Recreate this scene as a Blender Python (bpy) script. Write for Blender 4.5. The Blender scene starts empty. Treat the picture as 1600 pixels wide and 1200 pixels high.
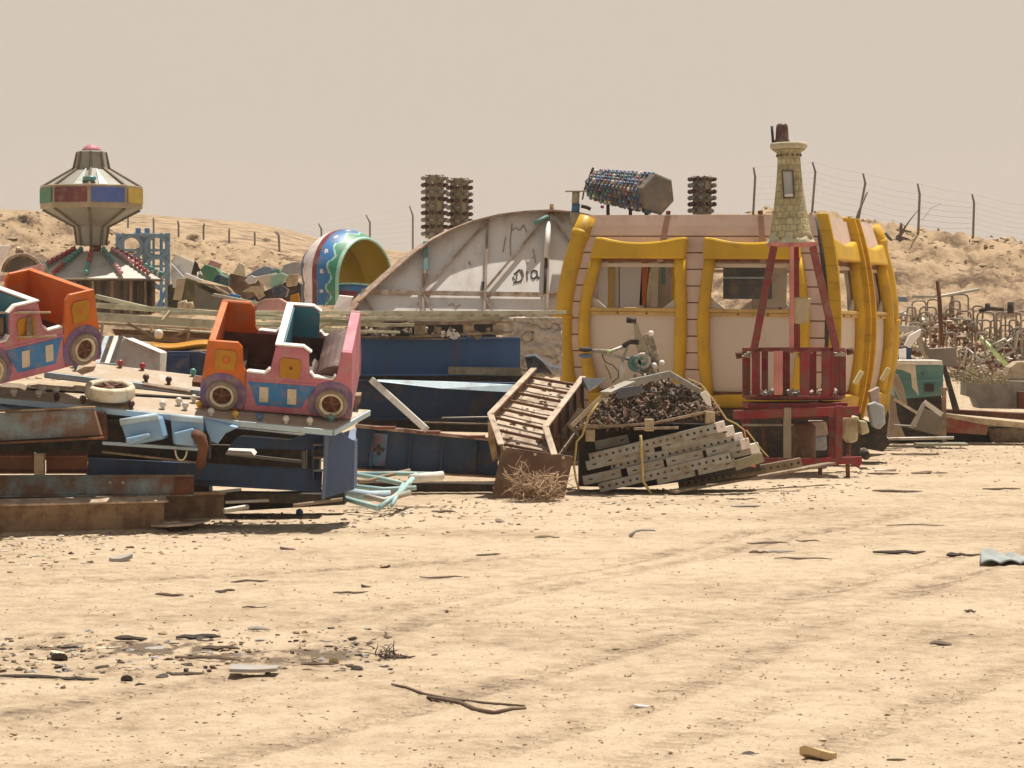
import bpy, math, random
import numpy as np
from mathutils import Vector, Matrix, Euler
random.seed(7); np.random.seed(7)
R = math.radians; PI = math.pi
S = bpy.context.scene; COL = S.collection
# ---------------------------------------------------------------- camera, sky, sun
CAMH = 2.0; F = 4000.0; HY = 500.0          # eye height (m), focal length in px of a 1600 px picture, horizon row
cd = bpy.data.cameras.new('camera'); cam = bpy.data.objects.new('camera', cd); COL.objects.link(cam)
cam.location = (0, 0, CAMH); cam.rotation_euler = (R(90), 0, 0)
cd.sensor_width = 36; cd.lens = 36 * F / 1600; cd.shift_y = -(600 - HY) / 1600 ; cd.clip_start = .5; cd.clip_end = 2000
S.camera = cam
SUN_EL, SUN_AZ = 73.0, 32.0                 # azimuth measured from +Y (behind the scrap) towards +X
w = bpy.data.worlds.new('World'); S.world = w; w.use_nodes = True
nt = w.node_tree; nt.nodes.clear()
sky = nt.nodes.new('ShaderNodeTexSky'); sky.sky_type = 'NISHITA'; sky.sun_disc = False
sky.sun_elevation = R(SUN_EL); sky.sun_rotation = R(SUN_AZ); sky.dust_density = 8; sky.air_density = 1
b1 = nt.nodes.new('ShaderNodeBackground'); b1.inputs[1].default_value = .05
nt.links.new(sky.outputs[0], b1.inputs[0])
tc = nt.nodes.new('ShaderNodeTexCoord'); sp = nt.nodes.new('ShaderNodeSeparateXYZ'); nt.links.new(tc.outputs['Generated'], sp.inputs[0])
rp = nt.nodes.new('ShaderNodeValToRGB'); sn = nt.nodes.new('ShaderNodeTexNoise'); sn.inputs['Scale'].default_value = 3.; sn.inputs['Detail'].default_value = 3; nt.links.new(tc.outputs['Generated'], sn.inputs[0])
sa = nt.nodes.new('ShaderNodeMath'); sa.operation = 'MULTIPLY_ADD'; nt.links.new(sn.outputs[0], sa.inputs[0]); sa.inputs[1].default_value = .10; nt.links.new(sp.outputs[2], sa.inputs[2])
sb = nt.nodes.new('ShaderNodeMath'); sb.operation = 'SUBTRACT'; nt.links.new(sa.outputs[0], sb.inputs[0]); sb.inputs[1].default_value = .05; nt.links.new(sb.outputs[0], rp.inputs[0])
rp.color_ramp.elements[0].position = .0; rp.color_ramp.elements[0].color = (.590, .503, .430, 1)
rp.color_ramp.elements[1].position = .14; rp.color_ramp.elements[1].color = (.552, .482, .408, 1)
e = rp.color_ramp.elements.new(.30); e.color = (.32, .30, .275, 1)
e = rp.color_ramp.elements.new(.8); e.color = (.22, .215, .215, 1)
b2 = nt.nodes.new('ShaderNodeBackground'); nt.links.new(rp.outputs[0], b2.inputs[0]); b2.inputs[1].default_value = 1.0
mx = nt.nodes.new('ShaderNodeMixShader'); mx.inputs[0].default_value = .88
nt.links.new(b1.outputs[0], mx.inputs[1]); nt.links.new(b2.outputs[0], mx.inputs[2])
wo = nt.nodes.new('ShaderNodeOutputWorld'); nt.links.new(mx.outputs[0], wo.inputs[0])
sd = bpy.data.lights.new('sun', 'SUN'); sun = bpy.data.objects.new('sun', sd); COL.objects.link(sun)
sd.energy = 5.0; sd.angle = R(.6); sd.color = (1, .93, .82)
sv = Vector((math.sin(R(SUN_AZ)) * math.cos(R(SUN_EL)), math.cos(R(SUN_AZ)) * math.cos(R(SUN_EL)), math.sin(R(SUN_EL))))
sun.rotation_euler = sv.to_track_quat('Z', 'Y').to_euler(); sun.location = (0, 0, 60)
S.view_settings.view_transform = 'Standard'; S.view_settings.look = 'None'; S.view_settings.exposure = .37; S.view_settings.gamma = 1
S.render.engine = 'CYCLES'
# ---------------------------------------------------------------- helpers
def P(px, py, Y): return Vector(((px - 800) * Y / F, Y, CAMH + (HY - py) * Y / F))
def G(px, py, dz=0.): 
    Y = F * CAMH / (py - HY); return Vector(((px - 800) * Y / F, Y, dz))
def lin(c): c = c / 255.; return c / 12.92 if c <= .04045 else ((c + .055) / 1.055) ** 2.4
def sh(r, g, b):   # real base colour of a face seen in open shade as r,g,b
    return (min(.82, lin(r) / .58), min(.82, lin(g) / .53), min(.82, lin(b) / .52))
def lit(r, g, b):  # real base colour of a sunlit face seen as r,g,b
    return (min(.85, lin(r) / 1.75), min(.85, lin(g) / 1.6), min(.85, lin(b) / 1.3))
MATS = {}
def N(t, k): return t.nodes.new('ShaderNode' + k)
def M(name, col, rough=.6, metal=0., wear=.25, dirt=(.30, .20, .12), dirt_amt=.25, scale=6., bump=.15, spec=.4, streak=False):
    if name in MATS: return MATS[name]
    m = bpy.data.materials.new(name); m.use_nodes = True; t = m.node_tree; L = t.links
    bs = t.nodes['Principled BSDF']; bs.inputs['Roughness'].default_value = rough; bs.inputs['Metallic'].default_value = metal
    bs.inputs['Specular IOR Level'].default_value = spec
    co = N(t, 'TexCoord'); mp = N(t, 'Mapping'); L.new(co.outputs['Object'], mp.inputs[0])
    if streak: mp.inputs['Scale'].default_value = (.22, 1.4, 1.8) if streak == 'h' else (1.6, 1.6, .28)
    n1 = N(t, 'TexNoise'); n1.inputs['Scale'].default_value = scale; n1.inputs['Detail'].default_value = 7; n1.inputs['Roughness'].default_value = .65
    n2 = N(t, 'TexNoise'); n2.inputs['Scale'].default_value = scale * .33; n2.inputs['Detail'].default_value = 4
    L.new(mp.outputs[0], n1.inputs[0]); L.new(mp.outputs[0], n2.inputs[0])
    r1 = N(t, 'ValToRGB'); L.new(n1.outputs[0], r1.inputs[0])
    p = .66 - dirt_amt * .42
    r1.color_ramp.elements[0].position = p - .05; r1.color_ramp.elements[1].position = p + .12
    r1.color_ramp.elements[1].color = (min(1, .35 + dirt_amt),) * 3 + (1,)
    hs = N(t, 'MapRange'); L.new(n2.outputs[0], hs.inputs[0]); hs.inputs[1].default_value = .3; hs.inputs[2].default_value = .7
    hs.inputs[3].default_value = 1 - wear; hs.inputs[4].default_value = 1 + wear * .6
    mul = N(t, 'VectorMath'); mul.operation = 'SCALE'; mul.inputs[0].default_value = col[:3]; L.new(hs.outputs[0], mul.inputs[3])
    mixn = N(t, 'MixRGB'); L.new(r1.outputs[0], mixn.inputs[0]); L.new(mul.outputs[0], mixn.inputs[1]); mixn.inputs[2].default_value = (*dirt, 1)
    L.new(mixn.outputs[0], bs.inputs['Base Color'])
    if bump:
        bp = N(t, 'Bump'); bp.inputs['Strength'].default_value = bump; bp.inputs['Distance'].default_value = .02
        L.new(n1.outputs[0], bp.inputs['Height']); L.new(bp.outputs[0], bs.inputs['Normal'])
    rr = N(t, 'MapRange'); L.new(n1.outputs[0], rr.inputs[0]); rr.inputs[3].default_value = max(.05, rough - .15); rr.inputs[4].default_value = min(1, rough + .2)
    L.new(rr.outputs[0], bs.inputs['Roughness'])
    MATS[name] = m; return m
BASE = {}
class MB:
    def __init__(s): s.v = []; s.f = []; s.sm = []; s.mi = []; s.cm = 0
    def add(s, vs, fs, smooth=False):
        o = len(s.v); s.v += [Vector(v) for v in vs]
        for f in fs: s.f.append([i + o for i in f]); s.sm.append(smooth); s.mi.append(s.cm)
        return s
    def prism(s, poly, vec):
        n = len(poly); vec = Vector(vec); a = [Vector(p) for p in poly]; b = [p + vec for p in a]
        # orient outward
        nrm = Vector()
        for i in range(n): nrm += a[i].cross(a[(i + 1) % n])
        fl = nrm.dot(vec) > 0
        fs = [list(range(n)), [2 * n - 1 - i for i in range(n)]] if not fl else [list(range(n))[::-1], list(range(n, 2 * n))]
        for i in range(n):
            j = (i + 1) % n; q = [i, i + n, j + n, j]; fs.append(q if not fl else q[::-1])
        return s.add(a + b, fs)
    def box(s, c, size, rot=None):
        c = Vector(c); hx, hy, hz = [k / 2 for k in size]
        m = rot.to_matrix() if isinstance(rot, Euler) else (rot or Matrix.Identity(3))
        vs = [c + m @ Vector((x * hx, y * hy, z * hz)) for z in (-1, 1) for y in (-1, 1) for x in (-1, 1)]
        return s.add(vs, [(0, 2, 3, 1), (4, 5, 7, 6), (0, 1, 5, 4), (2, 6, 7, 3), (0, 4, 6, 2), (1, 3, 7, 5)])
    def bar(s, p, q, w, h, up=(0, 0, 1)):
        p = Vector(p); q = Vector(q); d = (q - p); L = d.length; d.normalize(); up = Vector(up)
        sd_ = d.cross(up); 
        if sd_.length < 1e-4: sd_ = d.cross(Vector((0, 1, 0)))
        sd_.normalize(); u = sd_.cross(d)
        m = Matrix((d, sd_, u)).transposed()
        return s.box((p + q) / 2, (L, w, h), m)
    def ibeam(s, p, q, h, w, t=.015, up=(0, 0, 1)):
        p = Vector(p); q = Vector(q); d = (q - p).normalized(); up = Vector(up); sd_ = d.cross(up).normalized(); u = sd_.cross(d)
        s.bar(p, q, t, h - 2 * t - .004, up)
        for k in (-1, 1): s.bar(p + u * k * (h - t) / 2, q + u * k * (h - t) / 2, w, t, up)
        return s
    def chan(s, p, q, h, w, t=.012, up=(0, 0, 1)):
        p = Vector(p); q = Vector(q); d = (q - p).normalized(); up = Vector(up); sd_ = d.cross(up).normalized(); u = sd_.cross(d)
        s.bar(p + sd_ * 0, q, t, h, up)
        for k in (-1, 1): s.bar(p + u * k * (h - t) / 2 - sd_ * (w + t + .002) / 2, q + u * k * (h - t) / 2 - sd_ * (w + t + .002) / 2, w, t, up)
        return s
    def tube(s, pts, r, n=8, closed=False, cap=True):
        pts = [Vector(p) for p in pts]; m = len(pts); rs = r if isinstance(r, (list, tuple)) else [r] * m
        ring = []; prev = None
        for i, p in enumerate(pts):
            if closed: d = pts[(i + 1) % m] - pts[i - 1]
            else: d = pts[min(i + 1, m - 1)] - pts[max(i - 1, 0)]
            d.normalize()
            if prev is None:
                a = Vector((0, 0, 1)) if abs(d.z) < .9 else Vector((1, 0, 0)); x = d.cross(a).normalized()
            else: x = (prev - d * prev.dot(d)).normalized()
            prev = x; y = d.cross(x)
            ring.append([p + (x * math.cos(2 * PI * k / n) + y * math.sin(2 * PI * k / n)) * rs[i] for k in range(n)])
        vs = [v for rg in ring for v in rg]; fs = []
        for i in range(m if closed else m - 1):
            a = i * n; b = ((i + 1) % m) * n
            for k in range(n): fs.append((a + k, a + (k + 1) % n, b + (k + 1) % n, b + k))
        s.add(vs, fs, n > 5)
        if cap and not closed:
            o = len(s.v) - len(vs)
            s.f.append([o + k for k in range(n)][::-1]); s.sm.append(False); s.mi.append(s.cm)
            s.f.append([o + (m - 1) * n + k for k in range(n)]); s.sm.append(False); s.mi.append(s.cm)
        return s
    def lathe(s, prof, n=24, mat=None, a0=0., smooth=True, cap=True):
        mat = mat or Matrix.Identity(4); vs = []; fs = []
        for r, z in prof:
            for k in range(n):
                a = a0 + 2 * PI * k / n; vs.append(mat @ Vector((r * math.cos(a), r * math.sin(a), z)))
        for i in range(len(prof) - 1):
            for k in range(n): fs.append((i * n + k, i * n + (k + 1) % n, (i + 1) * n + (k + 1) % n, (i + 1) * n + k))
        s.add(vs, fs, smooth)
        if cap:
            o = len(s.v) - len(vs)
            if prof[0][0] > 1e-4: s.f.append([o + k for k in range(n)][::-1]); s.sm.append(False); s.mi.append(s.cm)
            if prof[-1][0] > 1e-4: s.f.append([o + (len(prof) - 1) * n + k for k in range(n)]); s.sm.append(False); s.mi.append(s.cm)
        return s
    def ball(s, c, r, n=10, m=6, sq=(1, 1, 1)):
        c = Vector(c); pr = [(math.sin(PI * i / m), -math.cos(PI * i / m)) for i in range(m + 1)]
        mat = Matrix.Translation(c) @ Matrix.Diagonal((r * sq[0], r * sq[1], r * sq[2], 1))
        return s.lathe([(max(a, 1e-5), b) for a, b in pr], n, mat, cap=False)
    def rock(s, c, size, rng):
        c = Vector(c); rot = Euler((rng.uniform(0, 6), rng.uniform(0, 6), rng.uniform(0, 6))).to_matrix()
        vs = []
        for v in ((1, 0, 0), (-1, 0, 0), (0, 1, 0), (0, -1, 0), (0, 0, 1), (0, 0, -1)):
            q = rot @ (Vector(v) * rng.uniform(.6, 1.15)); vs.append(c + Vector((q.x * size[0], q.y * size[1], q.z * size[2])))
        return s.add(vs, [(0, 2, 4), (2, 1, 4), (1, 3, 4), (3, 0, 4), (2, 0, 5), (1, 2, 5), (3, 1, 5), (0, 3, 5)])
    def grid(s, fn, nu, nv, smooth=True, thick=0):
        vs = [Vector(fn(i / nu, j / nv)) for j in range(nv + 1) for i in range(nu + 1)]
        fs = [(j * (nu + 1) + i, j * (nu + 1) + i + 1, (j + 1) * (nu + 1) + i + 1, (j + 1) * (nu + 1) + i) for j in range(nv) for i in range(nu)]
        return s.add(vs, fs, smooth)
    def build(s, name, mat, parent=None, bev=0., local=False, solid=0.):
        if parent is not None: b = Vector((0, 0, 0)) if local else BASE[parent.name]
        elif local: b = Vector((0, 0, 0))
        else:
            xs = [v.x for v in s.v]; ys = [v.y for v in s.v]; zs = [v.z for v in s.v]
            b = Vector(((min(xs) + max(xs)) / 2, (min(ys) + max(ys)) / 2, min(zs)))
        me = bpy.data.meshes.new(name); me.from_pydata([v - b for v in s.v], [], s.f)
        me.polygons.foreach_set('use_smooth', s.sm)
        ms = mat if isinstance(mat, (list, tuple)) else [mat]
        for m_ in ms: me.materials.append(m_)
        if len(ms) > 1: me.polygons.foreach_set('material_index', s.mi)
        me.update()
        o = bpy.data.objects.new(name, me); COL.objects.link(o)
        if parent is not None: o.parent = parent
        else: o.location = b
        BASE[o.name] = b
        if solid:
            md = o.modifiers.new('thickness', 'SOLIDIFY'); md.thickness = solid; md.offset = 0
        if bev:
            md = o.modifiers.new('bevel', 'BEVEL'); md.width = bev; md.segments = 2; md.limit_method = 'ANGLE'; md.angle_limit = R(50)
        return o
def tag(o, label, cat, group=None, kind=None):
    if label: o['label'] = label
    if cat: o['category'] = cat
    if group: o['group'] = group
    if kind: o['kind'] = kind
    return o
def thing(name, label, cat, loc=(0, 0, 0), group=None, rot=None):
    o = bpy.data.objects.new(name, None); COL.objects.link(o); o.location = loc; o.empty_display_size = .2
    if rot: o.rotation_euler = rot
    BASE[o.name] = Vector(loc); return tag(o, label, cat, group)
def copy_tree(o, parent=None):
    c = o.copy(); COL.objects.link(c)
    if parent is not None: c.parent = parent
    BASE[c.name] = BASE.get(o.name, Vector())
    for ch in list(o.children): copy_tree(ch, c)
    return c
# ---------------------------------------------------------------- numpy noise
def vnoise(x, y, seed=0):
    xi = np.floor(x).astype(np.int64); yi = np.floor(y).astype(np.int64); fx = x - xi; fy = y - yi
    def h(a, b):
        n = (a * 374761393 + b * 668265263 + seed * 1274126177) & 0xffffffff
        n = ((n ^ (n >> 13)) * 1103515245) & 0xffffffff; n = (n ^ (n >> 16)) & 0xffff
        return n / 65535.
    u = fx * fx * (3 - 2 * fx); v = fy * fy * (3 - 2 * fy)
    return (h(xi, yi) * (1 - u) + h(xi + 1, yi) * u) * (1 - v) + (h(xi, yi + 1) * (1 - u) + h(xi + 1, yi + 1) * u) * v
def fbm(x, y, oct=4, seed=0, rough=.5):
    a = 1.; s_ = 0.; t_ = 0.
    for k in range(oct):
        s_ = s_ + a * vnoise(x * 2 ** k + 17.3 * k, y * 2 ** k - 9.1 * k, seed + k); t_ += a; a *= rough
    return s_ / t_ - .5
# ---------------------------------------------------------------- terrain
def smooth(a, b, x): t = np.clip((x - a) / (b - a), 0, 1); return t * t * (3 - 2 * t)
NX = [-2500, 0, 60, 120, 200, 260, 330, 400, 470, 560, 700, 800, 880, 960, 1050, 1120, 1200, 1300, 1400, 1500, 1600, 2000, 3500]
NP = [326, 327, 331, 342, 358, 366, 374, 384, 396, 410, 425, 410, 385, 352, 335, 326, 320, 331, 343, 356, 367, 385, 400]
NYC = [120, 120, 120, 120, 120, 120, 120, 120, 118, 115, 110, 106, 103, 100, 98, 97, 96, 95, 95, 95, 95, 95, 95]
FX = [-2500, 0, 100, 200, 300, 380, 430, 480, 540, 620, 700, 900, 3500]
FP = [330, 331, 335, 337, 344, 350, 357, 370, 385, 394, 402, 425, 430]
def terr(X, Y, fine=True):
    X = np.asarray(X, float); Y = np.asarray(Y, float); px = 800 + F * X / np.maximum(Y, 1)
    yc = np.interp(px, NX, NYC); zc = CAMH + (HY - np.interp(px, NX, NP)) * yc / F
    zf = CAMH + (HY - np.interp(px, FX, FP)) * 260 / F
    y0 = yc - 42
    t = np.clip((Y - y0) / (yc - y0), 0, 1)
    prof = .35 * t + .65 * (t * t * (3 - 2 * t))
    st = fbm(X * .12, Y * .12, 3, 5) * .25
    prof = prof + .055 * np.sin((prof + st) * 22.) * smooth(0, .15, t) * (1 - smooth(.85, 1, t))
    h = zc * prof
    after = smooth(0, 30, Y - yc)
    h = h * (1 - .12 * after * (px < 700))
    t2 = smooth(155, 260, Y); h = h * (1 - t2) + np.maximum(zf, 0) * t2
    h = h * (1 - smooth(265, 420, Y) * .6)
    slope = smooth(.02, .3, t)
    h = h + slope * (fbm(X * .25, Y * .25, 5, 11, .6) * .6) * (1 - .75 * smooth(.8, 1., t)) * (1 - .6 * smooth(140, 200, Y))
    h = h + slope * fbm(X * 1.3, Y * 1.1, 4, 21, .65) * .55 * (1 - smooth(130, 180, Y))
    rg = 1 - np.abs(fbm(X * .55, Y * .35, 4, 27, .6)) * 4
    h = h - slope * np.clip(rg, 0, 1) * .26 * (1 - smooth(130, 180, Y))
    r2 = 1 - np.abs(fbm(X * .28, Y * 1.1, 4, 33, .65)) * 5
    h = h - slope * np.clip(r2, 0, 1) * .26 * (1 - smooth(130, 180, Y))
    r3 = 1 - np.abs(fbm(X * 2.2, Y * 1.6, 4, 37, .7)) * 4
    h = h - slope * np.clip(r3, 0, 1) * .09 * (1 - smooth(130, 180, Y))
    near = 1 - smooth(30, 70, Y)
    h = h + fbm(X * .35, Y * .35, 2, 31) * .035 * near
    return h
TRK = [[(-60, 1130), (420, 1045), (760, 940), (1120, 868), (1420, 800)], [(-60, 1060), (560, 962), (980, 880), (1250, 815)],
       [(640, 1215), (1000, 1110), (1300, 970), (1640, 850)], [(900, 1230), (1230, 1090), (1480, 985), (1700, 900)],
       [(1150, 1240), (1400, 1120), (1680, 1010)], [(-60, 915), (480, 895), (1000, 855), (1650, 800)],
       [(200, 1230), (600, 1120), (1000, 1010), (1400, 890), (1700, 830)]]
def resample(pts, n=60):
    pts = np.array(pts); d = np.r_[0, np.cumsum(np.hypot(*np.diff(pts, axis=0).T))]; s_ = np.linspace(0, d[-1], n)
    q = np.c_[np.interp(s_, d, pts[:, 0]), np.interp(s_, d, pts[:, 1])]
    for _ in range(6): q[1:-1] = (q[:-2] + 2 * q[1:-1] + q[2:]) / 4
    return q, s_
def build_ground():
    ys = np.concatenate([np.linspace(4, 9, 12)[:-1], F * CAMH / np.arange(1389 - HY, 632 - HY, -1.8), np.arange(60.4, 126, .3), np.arange(127, 200, 1.2), np.arange(202, 430, 3)])
    pxs = np.concatenate([np.arange(-2400, -40, 24), np.arange(-40, 1640, 2.6), np.arange(1640, 4000, 24)])
    PX, YY = np.meshgrid(pxs, ys); XX = (PX - 800) * YY / F
    H = terr(XX, YY)
    near = (YY < 62)
    fine = fbm(XX * 3, YY * 3, 4, 41, .6) * .013 + fbm(XX * 14, YY * 14, 3, 51, .65) * .013
    H = H + fine * (1 - smooth(45, 75, YY))
    soil = np.clip(.5 + fbm(XX * .6, YY * 1.0, 5, 61, .6) * .8, 0, 1) * .5
    for ti, tr in enumerate(TRK):
        w_ = [G(a, b) for a, b in tr]; q, s_ = resample([(p.x, p.y) for p in w_])
        for off in (0,):
            best = np.full(XX.shape, 9.); al = np.zeros(XX.shape)
            msk = (YY < 40)
            xs_, ys_ = XX[msk], YY[msk]; bb = np.full(xs_.shape, 9.); aa = np.zeros(xs_.shape)
            for k in range(len(q) - 1):
                a = q[k]; d = q[k + 1] - a; L = math.hypot(*d)
                t = np.clip(((xs_ - a[0]) * d[0] + (ys_ - a[1]) * d[1]) / (L * L), 0, 1)
                dd = np.hypot(xs_ - a[0] - t * d[0], ys_ - a[1] - t * d[1]); m_ = dd < bb
                bb[m_] = dd[m_]; aa[m_] = s_[k] + t[m_] * L
            wob = fbm(xs_ * .8, ys_ * .8, 2, 71 + ti)
            dd = np.abs(bb + wob * .06); inside = 1 - smooth(.09, .15, dd)
            ridge = np.exp(-((dd - .17) / .04) ** 2)
            fade = smooth(-.25, .1, fbm(xs_ * .35, ys_ * .35, 2, 91 + ti))
            tread = (np.sin(aa * 2 * PI / .11 + dd * 22) > .2) * 1.
            H[msk] += fade * (-.008 * inside + .006 * ridge + inside * tread * .006)
            soil[msk] = np.clip(soil[msk] + fade * (1 - smooth(.10, .22, dd)) * (.06 + .11 * tread * inside), 0, 1)
    # trodden dark band of burnt scrap on the left
    c = G(250, 1025); bx = 800 + F * XX / YY; by = HY + F * CAMH / YY
    band = np.exp(-((by - (1028 - .02 * bx)) / 26) ** 2) * (1 - smooth(420, 700, bx)) * smooth(-.2, .25, fbm(XX * 2.5, YY * 2.5, 3, 101))
    soil = np.clip(soil + band * .62 * smooth(-.10, .16, fbm(XX * 9, YY * 4, 3, 111, .7)), 0, 1)
    n, m = PX.shape
    co = np.stack([XX, YY, H], -1).reshape(-1, 3).astype(np.float32)
    idx = np.arange(n * m).reshape(n, m)
    qd = np.stack([idx[:-1, :-1], idx[:-1, 1:], idx[1:, 1:], idx[1:, :-1]], -1).reshape(-1, 4).astype(np.int32)
    me = bpy.data.meshes.new('ground'); me.vertices.add(len(co)); me.vertices.foreach_set('co', co.ravel())
    me.loops.add(qd.size); me.loops.foreach_set('vertex_index', qd.ravel()); me.polygons.add(len(qd))
    me.polygons.foreach_set('loop_start', np.arange(0, qd.size, 4, dtype=np.int32)); me.polygons.foreach_set('loop_total', np.full(len(qd), 4, np.int32))
    me.update(calc_edges=True); me.polygons.foreach_set('use_smooth', np.ones(len(qd), bool))
    at = me.attributes.new('soil', 'FLOAT', 'POINT'); at.data.foreach_set('value', soil.reshape(-1).astype(np.float32))
    o = bpy.data.objects.new('ground', me); COL.objects.link(o); o['kind'] = 'structure'
    mt = bpy.data.materials.new('sand'); mt.use_nodes = True; t = mt.node_tree; L = t.links; bs = t.nodes['Principled BSDF']
    bs.inputs['Roughness'].default_value = .95; bs.inputs['Specular IOR Level'].default_value = .1
    a = N(t, 'Attribute'); a.attribute_name = 'soil'
    ge = N(t, 'NewGeometry')
    n1 = N(t, 'TexNoise'); n1.inputs['Scale'].default_value = 5; n1.inputs['Detail'].default_value = 8; n1.inputs['Roughness'].default_value = .7
    n3 = N(t, 'TexNoise'); n3.inputs['Scale'].default_value = 26; n3.inputs['Detail'].default_value = 5; n3.inputs['Roughness'].default_value = .7
    n4 = N(t, 'TexNoise'); n4.inputs['Scale'].default_value = .5; n4.inputs['Detail'].default_value = 8; n4.inputs['Roughness'].default_value = .75
    for q in (n1, n3, n4): L.new(ge.outputs['Position'], q.inputs[0])
    ad = N(t, 'Math'); ad.operation = 'MULTIPLY_ADD'; L.new(n1.outputs[0], ad.inputs[0]); ad.inputs[1].default_value = .85; L.new(a.outputs['Fac'], ad.inputs[2])
    rp_ = N(t, 'ValToRGB'); L.new(ad.outputs[0], rp_.inputs[0]); cr = rp_.color_ramp
    cr.elements[0].position = .38; cr.elements[0].color = (.600, .492, .365, 1)
    cr.elements[1].position = 1.0; cr.elements[1].color = (.17, .13, .095, 1)
    q = cr.elements.new(.62); q.color = (.540, .430, .308, 1)
    q = cr.elements.new(.80); q.color = (.40, .305, .212, 1)
    sp_ = N(t, 'ValToRGB'); L.new(n3.outputs[0], sp_.inputs[0]); sp_.color_ramp.elements[0].position = .55; sp_.color_ramp.elements[1].position = .66
    sp_.color_ramp.elements[1].color = (.45, .45, .45, 1)
    m1 = N(t, 'MixRGB'); L.new(sp_.outputs[0], m1.inputs[0]); L.new(rp_.outputs[0], m1.inputs[1]); m1.inputs[2].default_value = (.24, .165, .105, 1)
    # slopes: browner rock and clods on the banks, darkest blotches also paint crevice shade
    sx = N(t, 'SeparateXYZ'); L.new(ge.outputs['Position'], sx.inputs[0])
    mr = N(t, 'MapRange'); L.new(sx.outputs[2], mr.inputs[0]); mr.inputs[1].default_value = .3; mr.inputs[2].default_value = 1.5
    r4 = N(t, 'ValToRGB'); L.new(n4.outputs[0], r4.inputs[0]); r4.color_ramp.elements[0].position = .43; r4.color_ramp.elements[0].color = (.42, .305, .195, 1)
    r4.color_ramp.elements[1].position = .60; r4.color_ramp.elements[1].color = (.13, .085, .055, 1)
    q = r4.color_ramp.elements.new(.52); q.color = (.33, .235, .15, 1)
    m2 = N(t, 'MixRGB'); L.new(mr.outputs[0], m2.inputs[0]); L.new(m1.outputs[0], m2.inputs[1]); L.new(r4.outputs[0], m2.inputs[2])
    L.new(m2.outputs[0], bs.inputs['Base Color'])
    bp = N(t, 'Bump'); bp.inputs['Strength'].default_value = .7; bp.inputs['Distance'].default_value = .025; L.new(n3.outputs[0], bp.inputs['Height'])
    b2_ = N(t, 'Bump'); b2_.inputs['Strength'].default_value = .6; b2_.inputs['Distance'].default_value = .09; L.new(n1.outputs[0], b2_.inputs['Height']); L.new(bp.outputs[0], b2_.inputs['Normal'])
    L.new(b2_.outputs[0], bs.inputs['Normal'])
    me.materials.append(mt)
build_ground()
def Z(x, y): return float(terr(x, y))
def on_ground(px, py):   # the place on the terrain that shows at this pixel
    for k in range(900):
        Y = 9 * 1.0042 ** k; x = (px - 800) * Y / F; z = Z(x, Y)
        if HY - (z - CAMH) * F / Y <= py: return Vector((x, Y, z))
    return Vector((x, Y, z))
# ---------------------------------------------------------------- materials
STEEL_BLUE = M('blue_paint_steel', sh(48, 76, 112), .5, 0, .35, (.16, .09, .06), .22, 5, streak=True)
DARK_BLUE = M('dark_blue_paint', sh(35, 52, 76), .55, 0, .35, (.13, .08, .06), .25, 5, streak=True)
FADED_BLUE = M('faded_blue_paint', sh(120, 135, 145), .7, 0, .4, (.22, .13, .08), .55, 4)
PALE_BLUE = M('pale_blue_paint', (.45, .58, .66), .55, 0, .2, (.3, .25, .2), .2, 6)
GREY_BLUE = M('grey_blue_paint', sh(84, 95, 114), .6, 0, .3, (.2, .15, .12), .25, 5)
RUST = M('rust', sh(96, 56, 38), .9, 0, .5, (.10, .05, .03), .5, 7, .4)
RUSTY_TAN = M('rusty_tan_steel', sh(140, 112, 82), .85, 0, .4, (.16, .075, .035), .5, 4, .3)
WOOD = M('grey_wood', (.33, .25, .175), .9, 0, .45, (.15, .10, .07), .4, 9, .5)
PALEWOOD = M('pale_wood', (.48, .38, .26), .85, 0, .3, (.2, .14, .1), .3, 9, .4)
DARK = M('dark_scrap_and_shade', (.045, .038, .035), .8, 0, .4, (.12, .08, .05), .3, 8, .4)  # tone of dark scrap, shared by the fillers that stand for shade
BROWN = M('dark_brown_paint', sh(84, 60, 46), .75, 0, .3, (.28, .2, .13), .3, 5)
WHITE = M('white_paint', (.72, .69, .64), .6, 0, .15, (.4, .32, .24), .25, 6)
CREAM = M('cream_paint', (.62, .54, .42), .65, 0, .2, (.35, .27, .18), .25, 5)
GREYMET = M('galvanised', (.44, .41, .36), .55, .35, .25, (.25, .19, .13), .3, 6)
RED = M('red_paint', sh(112, 28, 33), .6, 0, .4, (.16, .09, .065), .42, 7)
PINKRED = M('dusty_red', sh(165, 100, 95), .7, 0, .3, (.4, .27, .2), .3, 6)
PINK = M('pink_paint', (.50, .16, .225), .55, 0, .28, (.40, .29, .24), .32, 9)
ORANGE = M('orange_paint', (.60, .13, .012), .55, 0, .28, (.38, .19, .10), .30, 9)
GOLD = M('gold_paint', (.47, .21, .006), .5, 0, .2, (.25, .15, .05), .2, 8)
PURPLE = M('purple_paint', sh(88, 62, 98), .5, 0, .3, (.3, .23, .18), .35, 8)
CARBLUE = M('car_blue', sh(38, 88, 132), .5, 0, .3, (.25, .2, .17), .3, 9)
TEALBLUE = M('petrol_paint', (.055, .22, .29), .5, 0, .2, (.25, .2, .17), .1, 6)
RIMWHITE = M('car_white_rim', (.78, .72, .68), .5, 0, .1, (.5, .4, .3), .15, 6)
SEATBROWN = M('brown_seat', sh(66, 45, 41), .6, 0, .2, (.25, .18, .14), .2, 5)
TYRE = M('cream_tyre', sh(172, 156, 134), .7, 0, .2, (.28, .2, .14), .3, 9)
HUB = M('brown_hub', sh(96, 58, 42), .7, 0, .4, (.08, .04, .03), .4, 12)
YEL = M('yellow_ochre_paint', (.62, .36, .013), .45, 0, .2, (.30, .17, .05), .2, 3.5)
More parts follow.
